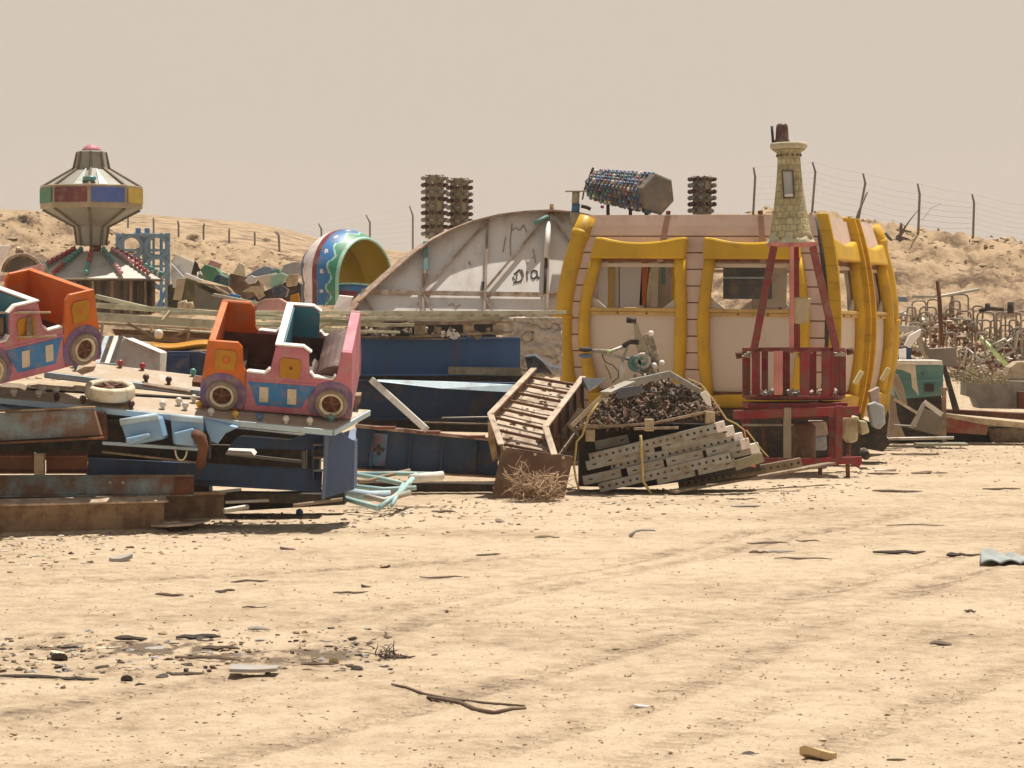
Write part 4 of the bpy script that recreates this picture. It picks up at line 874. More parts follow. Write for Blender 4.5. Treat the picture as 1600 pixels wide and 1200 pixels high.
rt, cmt, CFP = cabin(loc, -R(21.5), 3.72, R(.8), 'barrel shaped pink clapboard cabin with yellow window frames')
# dark shelf board inside the right window of the cabin
q = thing('display_board', 'dark board with one pale stripe seen through the right window of the pink cabin', 'board', P(1168, 470, 36.8))
MB().bar(P(1130, 441, 36.6), P(1206, 441, 36.4), .02, .48).build('panel', M('dark_board', (.10, .11, .12), .5), q, .004); MB().bar(P(1130, 434, 36.55), P(1206, 434, 36.35), .02, .025).build('stripe', PALE_BLUE, q)
for i, (x0, y0, x1, y1, w_, m, lab) in enumerate([(942, 396, 942, 478, .14, RIMWHITE, 'pale upright board in the left window of the pink cabin'), (956, 396, 954, 480, .06, YEL, 'yellow upright mullion inside the left window of the pink cabin'), (1024, 396, 1022, 480, .10, CREAM, 'cream upright post inside the left window of the pink cabin'), (1054, 396, 1052, 480, .06, YEL, 'yellow upright mullion near the right edge of the left cabin window'), (965, 396, 965, 480, .07, CREAM, 'cream upright strip beside the yellow mullion in the left cabin window'), (1008, 395, 1003, 478, .09, ORANGE, 'orange upright post inside the left window of the pink cabin'), (1036, 395, 1036, 445, .06, TG, 'dark green tube inside the left window of the pink cabin'), (1215, 400, 1213, 480, .28, CREAM, 'tall cream board inside the right window of the pink cabin'), (985, 396, 985, 480, .34, DISCW, 'greyish white sheet behind the left window of the pink cabin')]):
    tag(MB().bar(P(x0, y0, 36.75 if x0 < 1100 else 36.6), P(x1, y1, 36.75 if x0 < 1100 else 36.6), .05, w_, (1, 0, 0)).build('inner_board', m, None, .005), lab, 'board')
# dark underframe carrying the cabin
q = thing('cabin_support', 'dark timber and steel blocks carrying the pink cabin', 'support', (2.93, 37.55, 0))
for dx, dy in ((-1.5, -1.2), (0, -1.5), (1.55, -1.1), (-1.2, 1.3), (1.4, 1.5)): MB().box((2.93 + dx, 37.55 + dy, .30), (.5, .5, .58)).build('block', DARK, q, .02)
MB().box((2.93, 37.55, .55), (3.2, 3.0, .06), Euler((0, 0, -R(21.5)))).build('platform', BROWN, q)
# ================================================================ bulb drum lying on the roof
def drum():
    a = P(932, 290, 38.2); b_ = P(1030, 304, 37.0); ax = (b_ - a).normalized(); rt = thing('bulb_drum', 'six sided bulb studded drum lying on its side on the cabin roof', 'light drum', P(985, 330, 37.3))
    m = Matrix.Translation(a) @ Vector((0, 0, 1)).rotation_difference(ax).to_matrix().to_4x4(); L = (b_ - a).length; r0, r1 = .235, .30; a0 = R(20)
    MB().lathe([(r0 * .8, -.02), (r0, 0), (r1, L - .06)], 6, m, a0, False).build('body', M('drum_grey', (.13, .115, .10), .7), rt, .005)
    MB().lathe([(r1 + .004, L - .08), (r1 + .012, L - .02), (r1 - .02, L), ], 6, m, a0, False).build('end_cap', M('drum_end', (.12, .11, .09), .7), rt, .004)
    rnd = random.Random(5); n = 0; rest = MB(); cs = [BULBB, M('bulb_pinkish', (.32, .15, .18), .3, bump=0), BULBW, M('bulb_lilac', (.20, .26, .42), .3, bump=0), BULBT, M('bulb_navy', (.04, .06, .14), .3, bump=0)]
    for f in range(6):
        for i in range(14):
            for j in range(4):
                t = (i + .5 + .5 * (j % 2)) / 14.6; A_ = a0 + (f + .14 + .24 * j) * PI / 3; r = (r0 + (r1 - r0) * t); ff = (A_ - a0) % (PI / 3) - PI / 6; r = r * math.cos(PI / 6) / math.cos(ff)
                p = m @ Vector((math.cos(A_) * (r + .012), math.sin(A_) * (r + .012), t * (L - .1) + .02))
                if rnd.random() < .07: continue
                ci = rnd.choice([0, 0, 1, 2, 3, 3, 4, 5, 5]); vis = (p - Vector((985, 0, 0)) * 0).y < (a + ax * t * L).y + .05
                if vis and n < 98: MB().ball(p, .029, 8, 6).build('bulb', cs[ci], rt); n += 1
                else: rest.cm = ci; rest.ball(p, .029, 7, 5)
    rest.build('bulbs', cs, rt)['kind'] = 'stuff'
    for x, y, Y_ in ((950, 312, 38.0), (985, 320, 37.6), (1010, 326, 37.2)): q = MB(); q.bar(P(x, y - 6, Y_), P(x, 345, Y_), .05, .05, (0, 1, 0)); q.build('prop', DARK, rt)
    b = MB(); b.tube([P(927, 262, 38.3), P(914, 296, 38.4)], .02, 6); b.tube([P(913, 296, 38.4), P(910, 312, 38.4)], .012, 5); b.build('handle', DARK, rt)
drum()
rt = thing('stand_post', 'short banded post with flat plate at the left corner of the cabin roof', 'post', P(899, 352, 37.6))
for y0, y1, m, r in ((300, 318, OLIVE, .055), (318, 332, M('post_blue', (.05, .16, .28), .5), .06), (332, 352, OLIVE, .08)): MB().tube([P(900, y0, 37.6), P(899, y1, 37.6)], r, 12).build('segment', m, rt)
MB().bar(P(883, 299, 37.6), P(916, 299, 37.6), .12, .015).build('plate', OLIVE, rt)
b = MB(); b.tube([P(908, 322, 37.7), P(917, 324, 37.7), P(923, 327, 37.7)], .03, 6); tag(b.build('dark_clip', DARK), 'small dark clip on the cabin roof edge under the drum', 'clip')
b = MB(); b.ball(P(941, 323, 37.4), .028, 8, 6); tag(b.build('purple_bulb', M('bulb_purple', (.3, .04, .25), .4)), 'fallen purple bulb on the cabin roof edge', 'bulb')
# ================================================================ red frame with small lighthouse
def redframe():
    Y = 32.6; s = Y / F; rt = thing('red_stand', 'red steel frame with ring cage and three legged top in front of the pink cabin', 'frame', P(1245, 748, Y))
    def B_(x0, y0, x1, y1, w_, h, dy, m, nm, up=(0, 1, 0), dy2=None): return MB().bar(P(x0, y0, Y + dy), P(x1, y1, Y + (dy if dy2 is None else dy2)), w_, h, up).build(nm, m, rt, .004)
    # base
    B_(1164, 633, 1318, 632, .8, .07, .45, RED, 'top_beam', (0, 0, 1)); B_(1146, 648, 1342, 641, .10, .11, -.08, RED, 'top_beam', (0, 0, 1))
    B_(1150, 648, 1330, 645, .10, .12, 1.1, RED, 'top_beam', (0, 0, 1))
    B_(1230, 637, 1230, 716, .09, .12, -.10, M('cream_leg', (.34, .28, .20), .7), 'leg'); B_(1311, 634, 1310, 716, .09, .10, -.10, RED, 'leg')
    B_(1165, 652, 1170, 722, .10, .10, 1.05, RED, 'leg'); B_(1300, 650, 1300, 722, .10, .10, 1.05, RED, 'leg')
    B_(1190, 723, 1346, 719, .10, .09, -.09, RED, 'bottom_beam', (0, 0, 1)); B_(1180, 722, 1310, 722, .1, .1, 1.05, RED, 'bottom_beam', (0, 0, 1))
    B_(1322, 716, 1344, 726, .08, .1, .2, RED, 'foot_bracket', (0, 0, 1))
    B_(1324, 720, 1325, 748, .05, .05, -.1, RUST, 'foot'); B_(1282, 728, 1281, 742, .05, .05, -.1, RUST, 'foot'); B_(1192, 728, 1192, 748, .05, .05, .9, RUST, 'foot')
    B_(1160, 664, 1240, 664, .03, .03, .3, GREYMET, 'inner_rail', (0, 0, 1)); B_(1192, 665, 1196, 715, .04, .04, .5, RUST, 'inner_post')
    b = MB(); b.lathe([(.11, -.28), (.17, -.22), (.17, .2), (.10, .26)], 16, Matrix.Translation(P(1254, 690, Y + .45)) , 0); b.build('motor', BROWN, rt)
    # cage: two rings and uprights
    cx_, hw = 1240, 82
    def ring(y, r_, nm, hh=.05):
        q = MB(); q.lathe([(hw * s * .93, -hh / 2), (hw * s, -hh / 2), (hw * s, hh / 2), (hw * s * .93, hh / 2), (hw * s * .93, -hh / 2)], 40, Matrix.Translation(P(cx_, y, Y + .66)) @ Matrix.Diagonal((1, .9, 1, 1)), 0, False, False); q.build(nm, r_, rt, .004)
    ring(546, RED, 'upper_ring', .045); ring(619, RED, 'lower_ring', .04)
    MB().lathe([(.001, .0), (hw * s * .95, .0), (hw * s * .95, .03), (.001, .03)], 40, Matrix.Translation(P(cx_, 624, Y + .66)) @ Matrix.Diagonal((1, .9, 1, 1)), cap=False).build('cage_floor', BROWN, rt)
    for x, d, ww, m in ((1166, .5, .10, RED), (1181, .25, .10, RED), (1195, 1.1, .08, RED), (1216, .03, .11, PINKRED), (1228, 1.2, .10, RED), (1257, .0, .12, RED), (1270, 1.2, .09, RED), (1290, .12, .10, RED), (1297, .2, .09, RED), (1306, 1.0, .09, RED), (1316, .5, .09, RED)):
        B_(x, 548, x, 617, .06, ww, d, m, 'cage_bar', (1, 0, 0))
    for x, y in ((1155, 556), (1328, 550)):
        q = MB(); q.tube([P(x - 5, y, Y + .6), P(x + 5, y - 2, Y + .6)], .045, 10); q.build('roller', RUST, rt)
    for x in (1171, 1257, 1310):
        q = MB(); rr = random.Random(x)
        for k in range(9): q.tube([P(x + rr.uniform(-12, 12), 553 + rr.uniform(-4, 4), Y - .02 + .4 * abs(x - 1240) / 70), P(x + rr.uniform(-12, 12), 554 + rr.uniform(-5, 5), Y - .03 + .4 * abs(x - 1240) / 70)], .012, 5)
        q.build('chain_knot', GREYMET, rt)
    q = MB(); rr = random.Random(9)
    for k in range(70): q.rock(P(rr.uniform(1168, 1312), 613 + rr.uniform(-3, 4), Y + rr.uniform(.15, .9)), [rr.uniform(.015, .06) for _ in range(3)], rr)
    tag(q.build('debris', GREYMET, rt), None, None, None, 'stuff')
    # tripod top
    B_(1209, 386, 1178, 546, .09, .10, .35, RED, 'tripod_leg', (0, 1, 0), .2); B_(1270, 386, 1307, 546, .09, .09, .35, M('maroon_steel', sh(112, 52, 52), .6), 'tripod_leg', (0, 1, 0), .2)
    B_(1237, 384, 1237, 552, .05, .085, .18, PINKRED, 'tripod_leg', (0, 1, 0)); B_(1243, 384, 1245, 548, .08, .08, .9, RED, 'tripod_leg', (0, 1, 0))
    B_(1202, 382, 1274, 382, .62, .05, .5, PINKRED, 'top_plate', (0, 0, 1))
redframe()
def lighthouse():
    Y = 33.05; s = Y / F; rt = thing('toy_lighthouse', 'small mock stone lighthouse tower standing on top of the red frame', 'lighthouse', P(1238, 379, Y))
    m0 = Matrix.Translation(P(1238, 500, Y)) @ Matrix.Rotation(R(-1.2), 4, 'Y'); hz = lambda y: (500 - y) * s
    cx_ = lambda y: 0
    stone = bpy.data.materials.new('lighthouse_stone'); stone.use_nodes = True; t = stone.node_tree; L = t.links; bs = t.nodes['Principled BSDF']; bs.inputs['Roughness'].default_value = .85
    uv = N(t, 'TexCoord'); sx = N(t, 'SeparateXYZ'); L.new(uv.outputs['Object'], sx.inputs[0]); at = N(t, 'Math'); at.operation = 'ARCTAN2'; L.new(sx.outputs[1], at.inputs[0]); L.new(sx.outputs[0], at.inputs[1])
    cmb = N(t, 'CombineXYZ'); mu = N(t, 'Math'); mu.operation = 'MULTIPLY'; mu.inputs[1].default_value = .22; L.new(at.outputs[0], mu.inputs[0]); L.new(mu.outputs[0], cmb.inputs[0]); L.new(sx.outputs[2], cmb.inputs[1])
    br = N(t, 'TexBrick'); dn_ = N(t, 'TexNoise'); dn_.inputs['Scale'].default_value = 9; L.new(cmb.outputs[0], dn_.inputs[0]); vm = N(t, 'VectorMath'); vm.operation = 'MULTIPLY_ADD'; L.new(dn_.outputs['Color'], vm.inputs[0]); vm.inputs[1].default_value = (.035, .05, 0); L.new(cmb.outputs[0], vm.inputs[2]); L.new(vm.outputs[0], br.inputs[0]); br.inputs['Scale'].default_value = 1.; br.inputs['Brick Width'].default_value = .085; br.inputs['Row Height'].default_value = .085; br.inputs['Mortar Size'].default_value = .012; br.inputs['Mortar Smooth'].default_value = 1.
    br.inputs['Color1'].default_value = (.52, .46, .27, 1); br.inputs['Color2'].default_value = (.40, .34, .19, 1); br.inputs['Mortar'].default_value = (.34, .29, .165, 1)
    nz = N(t, 'TexNoise'); nz.inputs['Scale'].default_value = 12; nz.inputs['Detail'].default_value = 6; L.new(uv.outputs['Object'], nz.inputs[0]); rr = N(t, 'ValToRGB'); L.new(nz.outputs[0], rr.inputs[0]); rr.color_ramp.elements[0].position = .48; rr.color_ramp.elements[1].position = .62; rr.color_ramp.elements[1].color = (.5, .5, .5, 1)
    mm = N(t, 'MixRGB'); L.new(rr.outputs[0], mm.inputs[0]); L.new(br.outputs[0], mm.inputs[1]); mm.inputs[2].default_value = (.18, .15, .085, 1); L.new(mm.outputs[0], bs.inputs['Base Color'])
    bp = N(t, 'Bump'); bp.inputs['Strength'].default_value = .6; bp.inputs['Distance'].default_value = .015; L.new(br.outputs['Fac'], bp.inputs['Height']); bp.invert = True; L.new(bp.outputs[0], bs.inputs['Normal'])
    b = MB(); b.lathe([(35 * s, hz(375)), (32 * s, hz(365)), (28.5 * s, hz(345)), (24 * s, hz(315)), (20.5 * s, hz(285)), (18.5 * s, hz(262)), (17.5 * s, hz(242)), (20 * s, hz(238)), (26 * s, hz(234))], 40, m0); b.build('tower_shaft', stone, rt)
    b = MB()
    for k in range(12): a = k * PI / 6 + .2; d = Vector((math.cos(a), math.sin(a), 0)); b.box(m0 @ (d * 18.6 * s + Vector((0, 0, hz(243)))), (4.5 * s, 3 * s, 4 * s), Euler((0, 0, a + PI / 2)))
    b.build('corbel', M('corbel_dark', (.12, .09, .05), .9), rt, .004)
    MB().lathe([(20 * s, hz(236)), (28 * s, hz(232)), (29 * s, hz(230)), (29 * s, hz(225)), (27 * s, hz(223)), (.001, hz(222.5))], 32, m0).build('gallery', M('gallery_cream', (.50, .44, .30), .8), rt)
    MB().lathe([(12 * s, hz(223)), (12.5 * s, hz(221)), (10.5 * s, hz(217)), (9.5 * s, hz(200)), (8.6 * s, hz(195.5)), (6 * s, hz(193)), (.001, hz(192.5))], 14, Matrix.Translation(P(1228 - 6, 500, Y))).build('lantern', M('lantern_maroon', sh(66, 38, 38), .5), rt)
    b = MB(); b.tube([P(1206, 197, Y), P(1208, 224, Y)], .018, 8); b.build('rod', DARK, rt)
    b = MB(); pts = [P(1219, 268, Y), P(1236, 268, Y), P(1238, 310, Y), P(1222, 310, Y)]; o = Vector((-.0, -.205, 0)); b.prism([p + o for p in pts], (0, .05, 0)); b.build('window', M('window_pale', (.42, .45, .44), .3), rt, .004)
    b = MB(); q = [p + o + Vector((0, -.012, 0)) for p in pts]; 
    for i in range(4): b.bar(q[i], q[(i + 1) % 4], .02, .012, (0, 1, 0))
    b.build('window_frame', M('corbel_dark', (.12, .09, .05)), rt)
    b = MB(); b.prism([P(1223, 305, Y) + o - Vector((0, .01, 0)), P(1236, 304, Y) + o - Vector((0, .01, 0)), P(1237, 309, Y) + o - Vector((0, .01, 0)), P(1223, 310, Y) + o - Vector((0, .01, 0))], (0, .01, 0)); b.build('window_sill', RIMWHITE, rt)
    # rocky pale foot
    def foot(u, v):
        a = u * 2 * PI; n = float(fbm(np.array(math.cos(a) * 3 + 9), np.array(math.sin(a) * 3), 3, 3)); jag = (math.sin(a * 7 + 1) * .5 + math.sin(a * 13) * .3) * 6
        if v < .01: return m0 @ Vector((38.5 * s * math.cos(a), 36 * s * math.sin(a), hz(380)))
        y = 380 - v * (16 + jag); r = 38 - 8 * v + n * 3
        return m0 @ Vector((r * s * math.cos(a), r * s * math.sin(a), hz(y)))
    b = MB(); b.grid(foot, 60, 5); b.build('rocky_foot', M('foot_pale', (.52, .52, .38), .8, 0, .2, (.3, .28, .16), .3, 12), rt)
lighthouse()
# ================================================================ slatted trough
def trough():
    rt = thing('slatted_trough', 'brown bent steel trough with dusty slats and dark end plate', 'trough', P(835, 775, 28.8))
    # floor frame: bottom end near camera, upper end far; bend in the middle
    L0, L1, L2 = P(783, 696, 28.7), P(766, 648, 29.1), P(834, 577, 30.6)
    R0, R1, R2 = P(866, 712, 28.7), P(852, 668, 29.1), P(911, 590, 30.6)
    dust = M('dusty_tan', (.55, .44, .34), .9, 0, .2, (.22, .14, .09), .35, 7); br = M('trough_brown', sh(92, 64, 50), .85, 0, .4, (.2, .13, .08), .3, 5)
    for (a, b_, c_, nm) in ((L0, L1, L2, 'side_wall'), (R0, R1, R2, 'side_wall')):
        q = MB()
        for p1, p2 in ((a, b_), (b_, c_)): q.prism([p1, p2, p2 + Vector((0, .16, -.26)), p1 + Vector((0, .16, -.26))], (.02, 0, 0))
        q.build(nm, br, rt)
        q = MB()
        for p1, p2 in ((a, b_), (b_, c_)): q.bar(p1 + Vector((0, -.01, .01)), p2 + Vector((0, -.01, .01)), .075, .02)
        q.build('rim', dust, rt, .003)
    dn = Vector((0.0, .06, -.085))
    q = MB(); q.prism([L0 + dn, L1 + dn, R1 + dn, R0 + dn], (0, .01, -.015)); q.prism([L1 + dn, L2 + dn, R2 + dn, R1 + dn], (0, .01, -.015)); q.build('bed', dust, rt)
    for i in range(8):
        t = (i + .4) / 8
        if t < .28: tt = t / .28; p1, p2 = L0.lerp(L1, tt), R0.lerp(R1, tt)
        else: tt = (t - .28) / .72; p1, p2 = L1.lerp(L2, tt), R1.lerp(R2, tt)
        if i % 1 == 0: MB().bar(p1 + dn * .45, p2 + dn * .45, .012, .035, (0, -.5, 1)).build('slat', br, rt)
    rng = random.Random(4)
    q = MB()
    for k in range(60):
        t = rng.random(); u = rng.uniform(.1, .9); p1, p2 = (L0.lerp(L1, t / .3), R0.lerp(R1, t / .3)) if t < .3 else (L1.lerp(L2, (t - .3) / .7), R1.lerp(R2, (t - .3) / .7))
        q.rock(p1.lerp(p2, u) + dn * .85, [rng.uniform(.01, .05), rng.uniform(.01, .05), .012], rng)
    tag(q.build('dried_dirt', M('dirt_clods', (.23, .17, .10), .95), rt), None, None, None, 'stuff')
    q = MB(); q.prism([P(768, 778, 28.5), P(784, 698, 28.62), P(896, 713, 28.72), P(882, 777, 28.6)], (0, .04, 0)); q.build('end_plate', BROWN, rt, .004)
    for x, y in ((788, 701), (836, 710), (790, 737), (772, 762), (880, 715)):
        q = MB(); q.tube([P(x, y, 28.62), P(x, y, 28.56)], .018, 8); q.build('bolt', CREAM, rt)
    q = MB(); q.prism([P(762, 658, 28.95), P(770, 668, 28.9), P(778, 716, 28.75), P(770, 722, 28.8), P(763, 690, 28.9)], (0, .06, 0)); q.build('side_bracket', RUSTY_TAN, rt, .003)
    # outer lattice on the right flank
    for t in np.linspace(.1, .9, 5):
        p1 = R1.lerp(R2, t); q = MB(); q.bar(p1 + Vector((.03, .02, 0)), p1 + Vector((.05, .2, -.42)), .03, .03, (0, 1, 0)); q.build('stiffener', DARK, rt)
    q = MB(); q.bar(R1 + Vector((.05, .2, -.46)), R2 + Vector((.05, .2, -.46)), .06, .05); q.build('lower_edge', WOOD, rt, .003)
trough()
# tumbleweed
def twigs(name, label, cat, c, rx, rz, n, m, seed, rad=.006, ln=.5):
    rng = random.Random(seed); b = MB()
    for k in range(n):
        a = rng.uniform(0, 2 * PI); e = rng.uniform(0, PI * .9); r = rng.uniform(.2, 1)
        p = c + Vector((math.cos(a) * rx * r, math.sin(a) * rx * .7 * r, abs(math.sin(e)) * rz * 2 * r)); d = Vector((rng.uniform(-1, 1), rng.uniform(-1, 1), rng.uniform(-.7, .7))).normalized(); pts = [p]
        for j in range(4):
            d = (d + Vector((rng.uniform(-.5, .5), rng.uniform(-.5, .5), rng.uniform(-.5, .5)))).normalized(); q = pts[-1] + d * rx * ln * .5
            q.z = max(q.z, c.z + .005); pts.append(q)
        b.tube(pts, [rad, rad * .9, rad * .8, rad * .6, rad * .4], 4, cap=False)
    return tag(b.build(name, m), label, cat)
STRAW = M('dry_straw', (.42, .29, .19), .9, 0, .3)
twigs('tumbleweed', 'dry tangled tumbleweed caught in front of the dark end plate', 'plant', P(836, 782, 28.2), .26, .16, 190, STRAW, 3, .007)
b = MB()
for k in range(9):
    rng = random.Random(k); b.tube([P(815 + rng.uniform(-20, 20), 770, 28.2), P(800 + k * 6, 748 + rng.uniform(-6, 6), 28.1), P(785 + k * 11, 735 + rng.uniform(0, 12), 28.05)], .006, 4)
tag(b.build('dry_stalks', STRAW), 'few dry stalks sticking up out of the tumbleweed', 'plant')
# ================================================================ bundle of perforated steel profiles
PROF = M('perforated_grey', (.34, .33, .295), .6, .2, .25, (.24, .18, .12), .35, 6)
HOLE = M('hole_dark', (.03, .025, .02), .9, bump=0)
GP = 'grey perforated steel profiles strapped in a bundle'
def profile(label, x0, y0, x1, y1, Y, holes, m=PROF, h=.108, tape=False, dx=1.0):
    s = Y / F; p, q = P(x0, y0, Y), P(x1, y1, Y); rt = thing('steel_profile', label, 'steel profile', (p + q) / 2, GP)
    MB().bar(p, q, .10, h).build('section', m, rt, .006)
    d = (q - p).normalized(); L = (q - p).length; fr = Vector((0, -.053, 0)); up = Vector((0, 0, 1))
    if holes == 'dots':
        n = int(L / .078)
        for i in range(n):
            c = p + d * (L * (i + .5) / n) + fr; mt = Matrix.Translation(c) @ Matrix.Rotation(R(90), 4, 'X')
            hb = MB(); hb.lathe([(.016, -.001), (.016, .001)], 8, mt, 0, False); hb.build('hole', HOLE, rt)
    elif holes:
        for t in holes:
            c = p + d * (L * t) + fr; q_ = MB(); q_.bar(c - d * .022, c + d * .022, .004, .016); q_.build('slot', HOLE, rt)
    if tape: MB().bar(p + d * (L - .10), p + d * (L + .006), .108, h + .008).build('pale_tape', RIMWHITE, rt, .003)
    return rt
Yp = 29.4
profile('topmost long perforated profile of the bundle, with a row of round holes', 921, 716, 1132, 665, Yp, 'dots', tape=True)
profile('short profile peeking out above the left end of the bundle', 930, 696, 982, 685, Yp + .3, [.8])
profile('long profile in the second layer of the bundle with white taped right end', 1033, 697, 1146, 672, Yp + .03, [.1, .45, .6, .88], tape=True)
profile('profile in the second layer under the left part of the topmost one', 916, 728, 1022, 702, Yp + .01, [.12, .35, .6, .9])
profile('perforated profile with round holes in the third layer of the bundle', 954, 729, 1160, 683, Yp + .05, 'dots', tape=True)
profile('profile in the fourth layer at the right with slots and taped end', 1103, 707, 1170, 692, Yp + .02, [.18, .75], tape=True)
profile('profile in the fourth layer at the middle with two slots', 1041, 722, 1098, 709, Yp, [.2, .8])
profile('profile in the fourth layer left of the yellow strap', 980, 737, 1037, 724, Yp, [.2, .82])
profile('lowest left profile of the bundle, with two slots', 911, 751, 970, 738, Yp, [.2, .8])
profile('lowest long perforated profile running up to the right with round holes', 936, 762, 1141, 713, Yp - .02, 'dots')
profile('lower profile right of the yellow strap with two slots, lying lowest', 1026, 750, 1085, 736, Yp, [.22, .8])
profile('lower profile right of centre with two slots, next to the lowest one', 1090, 735, 1148, 722, Yp, [.2, .8])
profile('profile end at far right of the bundle with white tape', 1140, 709, 1185, 699, Yp + .1, [.3], tape=True)
profile('dull profile end tucked low at the right side of the bundle', 1148, 728, 1192, 714, Yp + .15, None, OLIVE)
profile('long brownish perforated profile lying from under the bundle to the red frame', 1060, 757, 1252, 722, Yp + .5, 'dots', M('brown_profile', (.24, .18, .12), .8, 0, .3, (.15, .1, .06), .4, 6))
beam('long_board', 'long thin weathered board resting on the sand under the bundle', 'board', 'B', P(1050, 768, 29.2), P(1300, 724, 31.0), .03, .14, WOOD)
tag(MB().box(P(1176, 727, 29.75), (.07, .02, .04), Euler((0, R(12), 0))).build('orange_tag', M('salmon', (.75, .22, .15), .6), None, .003), 'small salmon coloured tag on the brownish profile', 'tag')
# dark mass inside the bundle
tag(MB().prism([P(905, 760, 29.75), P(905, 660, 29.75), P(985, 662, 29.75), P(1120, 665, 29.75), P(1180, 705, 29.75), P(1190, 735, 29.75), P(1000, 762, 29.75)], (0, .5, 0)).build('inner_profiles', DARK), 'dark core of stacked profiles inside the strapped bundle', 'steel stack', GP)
STRAP = M('strap_yellow', (.55, .42, .16), .6, 0, .2)
for lab, pts, r in (('yellowish strap hanging down across the front of the bundle', [(1001, 680), (1002, 700), (1004, 730), (1005, 752), (1010, 760), (1018, 772)], .018), ('yellowish strap looping down the left side of the bundle', [(935, 630), (920, 650), (910, 680), (901, 690), (897, 730), (900, 750), (905, 766)], .014), ('orange cord running from the scrap heap down the right side of the bundle', [(1075, 592), (1095, 600), (1115, 625), (1135, 655), (1150, 662), (1163, 672), (1166, 690)], .010), ('thin dark cord from the bundle to the foot of the red frame', [(1166, 672), (1180, 690), (1192, 705), (1201, 714)], .008)):
    b = MB(); b.tube([P(x, y, Yp - .12) for x, y in pts], r, 6); tag(b.build('strap', STRAP), lab, 'strap')
# pallet with scrap heap
rt = thing('pallet', 'wooden pallet loaded with rusty fittings on top of the steel bundle', 'pallet', P(1010, 668, 29.5))
for i, (x0, y0, x1, y1, w_, h, dy) in enumerate([(900, 668, 1020, 660, .6, .03, .3), (1020, 660, 1112, 640, .6, .03, .3), (990, 670, 1060, 668, .1, .03, 0), (905, 665, 940, 667, .12, .04, 0)]): MB().bar(P(x0, y0, Yp + dy), P(x1, y1, Yp + dy), w_, h).build('board', WOOD, rt, .004)
for x, y in ((922, 680), (1014, 664), (1109, 652)): MB().box(P(x, y, Yp + .05), (.11, .14, .14)).build('block', PALEWOOD, rt, .01)
for (x0, y0, x1, y1) in ((893, 666, 935, 625), (935, 625, 960, 605)): MB().bar(P(x0, y0, Yp), P(x1, y1, Yp), .05, .05).build('side_slat', PALEWOOD, rt, .004)
def heap():
    rng = random.Random(12); ms = [M('heap_rust', (.16, .09, .06), .9), M('heap_grey', (.30, .27, .23), .8), M('heap_brown', (.20, .14, .10), .9), M('heap_pink', (.42, .30, .24), .8), DARK]
    b = MB()
    def top(x): return np.interp(x, [905, 935, 960, 1000, 1050, 1085, 1110, 1120], [664, 628, 612, 598, 592, 600, 622, 640])
    def bot(x): return np.interp(x, [905, 1020, 1120], [668, 660, 645])
    for k in range(900):
        x = rng.uniform(908, 1116); y = rng.uniform(top(x) + 4, bot(x)); Y = Yp + .02 + .7 * (bot(x) - y) / 80 + rng.uniform(0, .1)
        b.cm = rng.choices(range(5), [5, 2, 4, 2, 4])[0]; c = P(x, y, Y); r = rng.uniform(.018, .042)
        d = Vector((rng.uniform(-1, 1), rng.uniform(-.8, .1), rng.uniform(-.9, .9))).normalized(); z_ = rng.random()
        if z_ < .35: b.tube([c - d * .09, c + d * rng.uniform(.03, .10)], r * .42, 5)
        elif z_ < .7: b.bar(c - d * rng.uniform(.04, .11), c + d * .06, r * rng.uniform(.3, 1.5), r * .3, Vector((rng.uniform(-1, 1), 0, 1)))
        else: b.rock(c, (r * 1.3, r, r * .7), rng)
    b.build('fittings', ms, rt)['kind'] = 'stuff'
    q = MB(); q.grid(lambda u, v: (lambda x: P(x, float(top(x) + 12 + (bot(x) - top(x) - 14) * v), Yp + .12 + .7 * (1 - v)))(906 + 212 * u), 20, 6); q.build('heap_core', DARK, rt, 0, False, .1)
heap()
for k, (x0, y0, x1, y1) in enumerate([(1044, 601, 1054, 650), (1024, 640, 1030, 662), (1076, 636, 1082, 648)]): pass
GA = 'grey slotted angles lying on the scrap heap'
beam('steel_angle', 'flat pale angle at the left top of the scrap heap', 'angle', 'B', P(946, 614, 29.3), P(985, 597, 29.5), .03, .20, GREYMET, group=GA)
beam('steel_angle', 'slotted angle rising along the crest of the scrap heap', 'angle', 'B', P(984, 598, 29.6), P(1048, 584, 29.8), .075, .05, PROF, group=GA)
beam('steel_angle', 'slotted angle descending the right side of the scrap heap', 'angle', 'B', P(1046, 584, 29.8), P(1094, 612, 29.7), .065, .05, PROF, group=GA)
tag(MB().prism([P(962, 620, 29.2), P(970, 606, 29.2), P(1000, 602, 29.2), P(1008, 612, 29.2), P(985, 620, 29.2), P(966, 624, 29.2)], (0, .1, 0)).build('grey_box', SHARD, None, .005), 'small dark grey metal box in the scrap heap', 'box')
tag(MB().prism([P(1094, 616, 29.2), P(1102, 610, 29.2), P(1110, 620, 29.2), P(1112, 636, 29.2), P(1104, 632, 29.2)], (0, .06, 0)).build('white_rag', RIMWHITE, None, .01), 'small white rag at the right end of the scrap heap', 'rag')
tag(MB().prism([P(885, 664, 29.8), P(903, 638, 29.8), P(935, 642, 29.8), P(918, 668, 29.8), P(905, 684, 29.8)], (0, .05, 0)).build('beige_plate', M('beige_plate', (.46, .37, .28), .8), None, .005), 'beige plate propped between the trough and the scrap pallet', 'plate')
tag(MB().prism([P(910, 590, 30.4), P(946, 592, 30.4), P(930, 606, 30.3), P(920, 612, 30.3), P(908, 600, 30.4)], (0, .1, 0)).build('shard', SHARD), 'blue grey shard beside the upper end of the trough', 'shard')
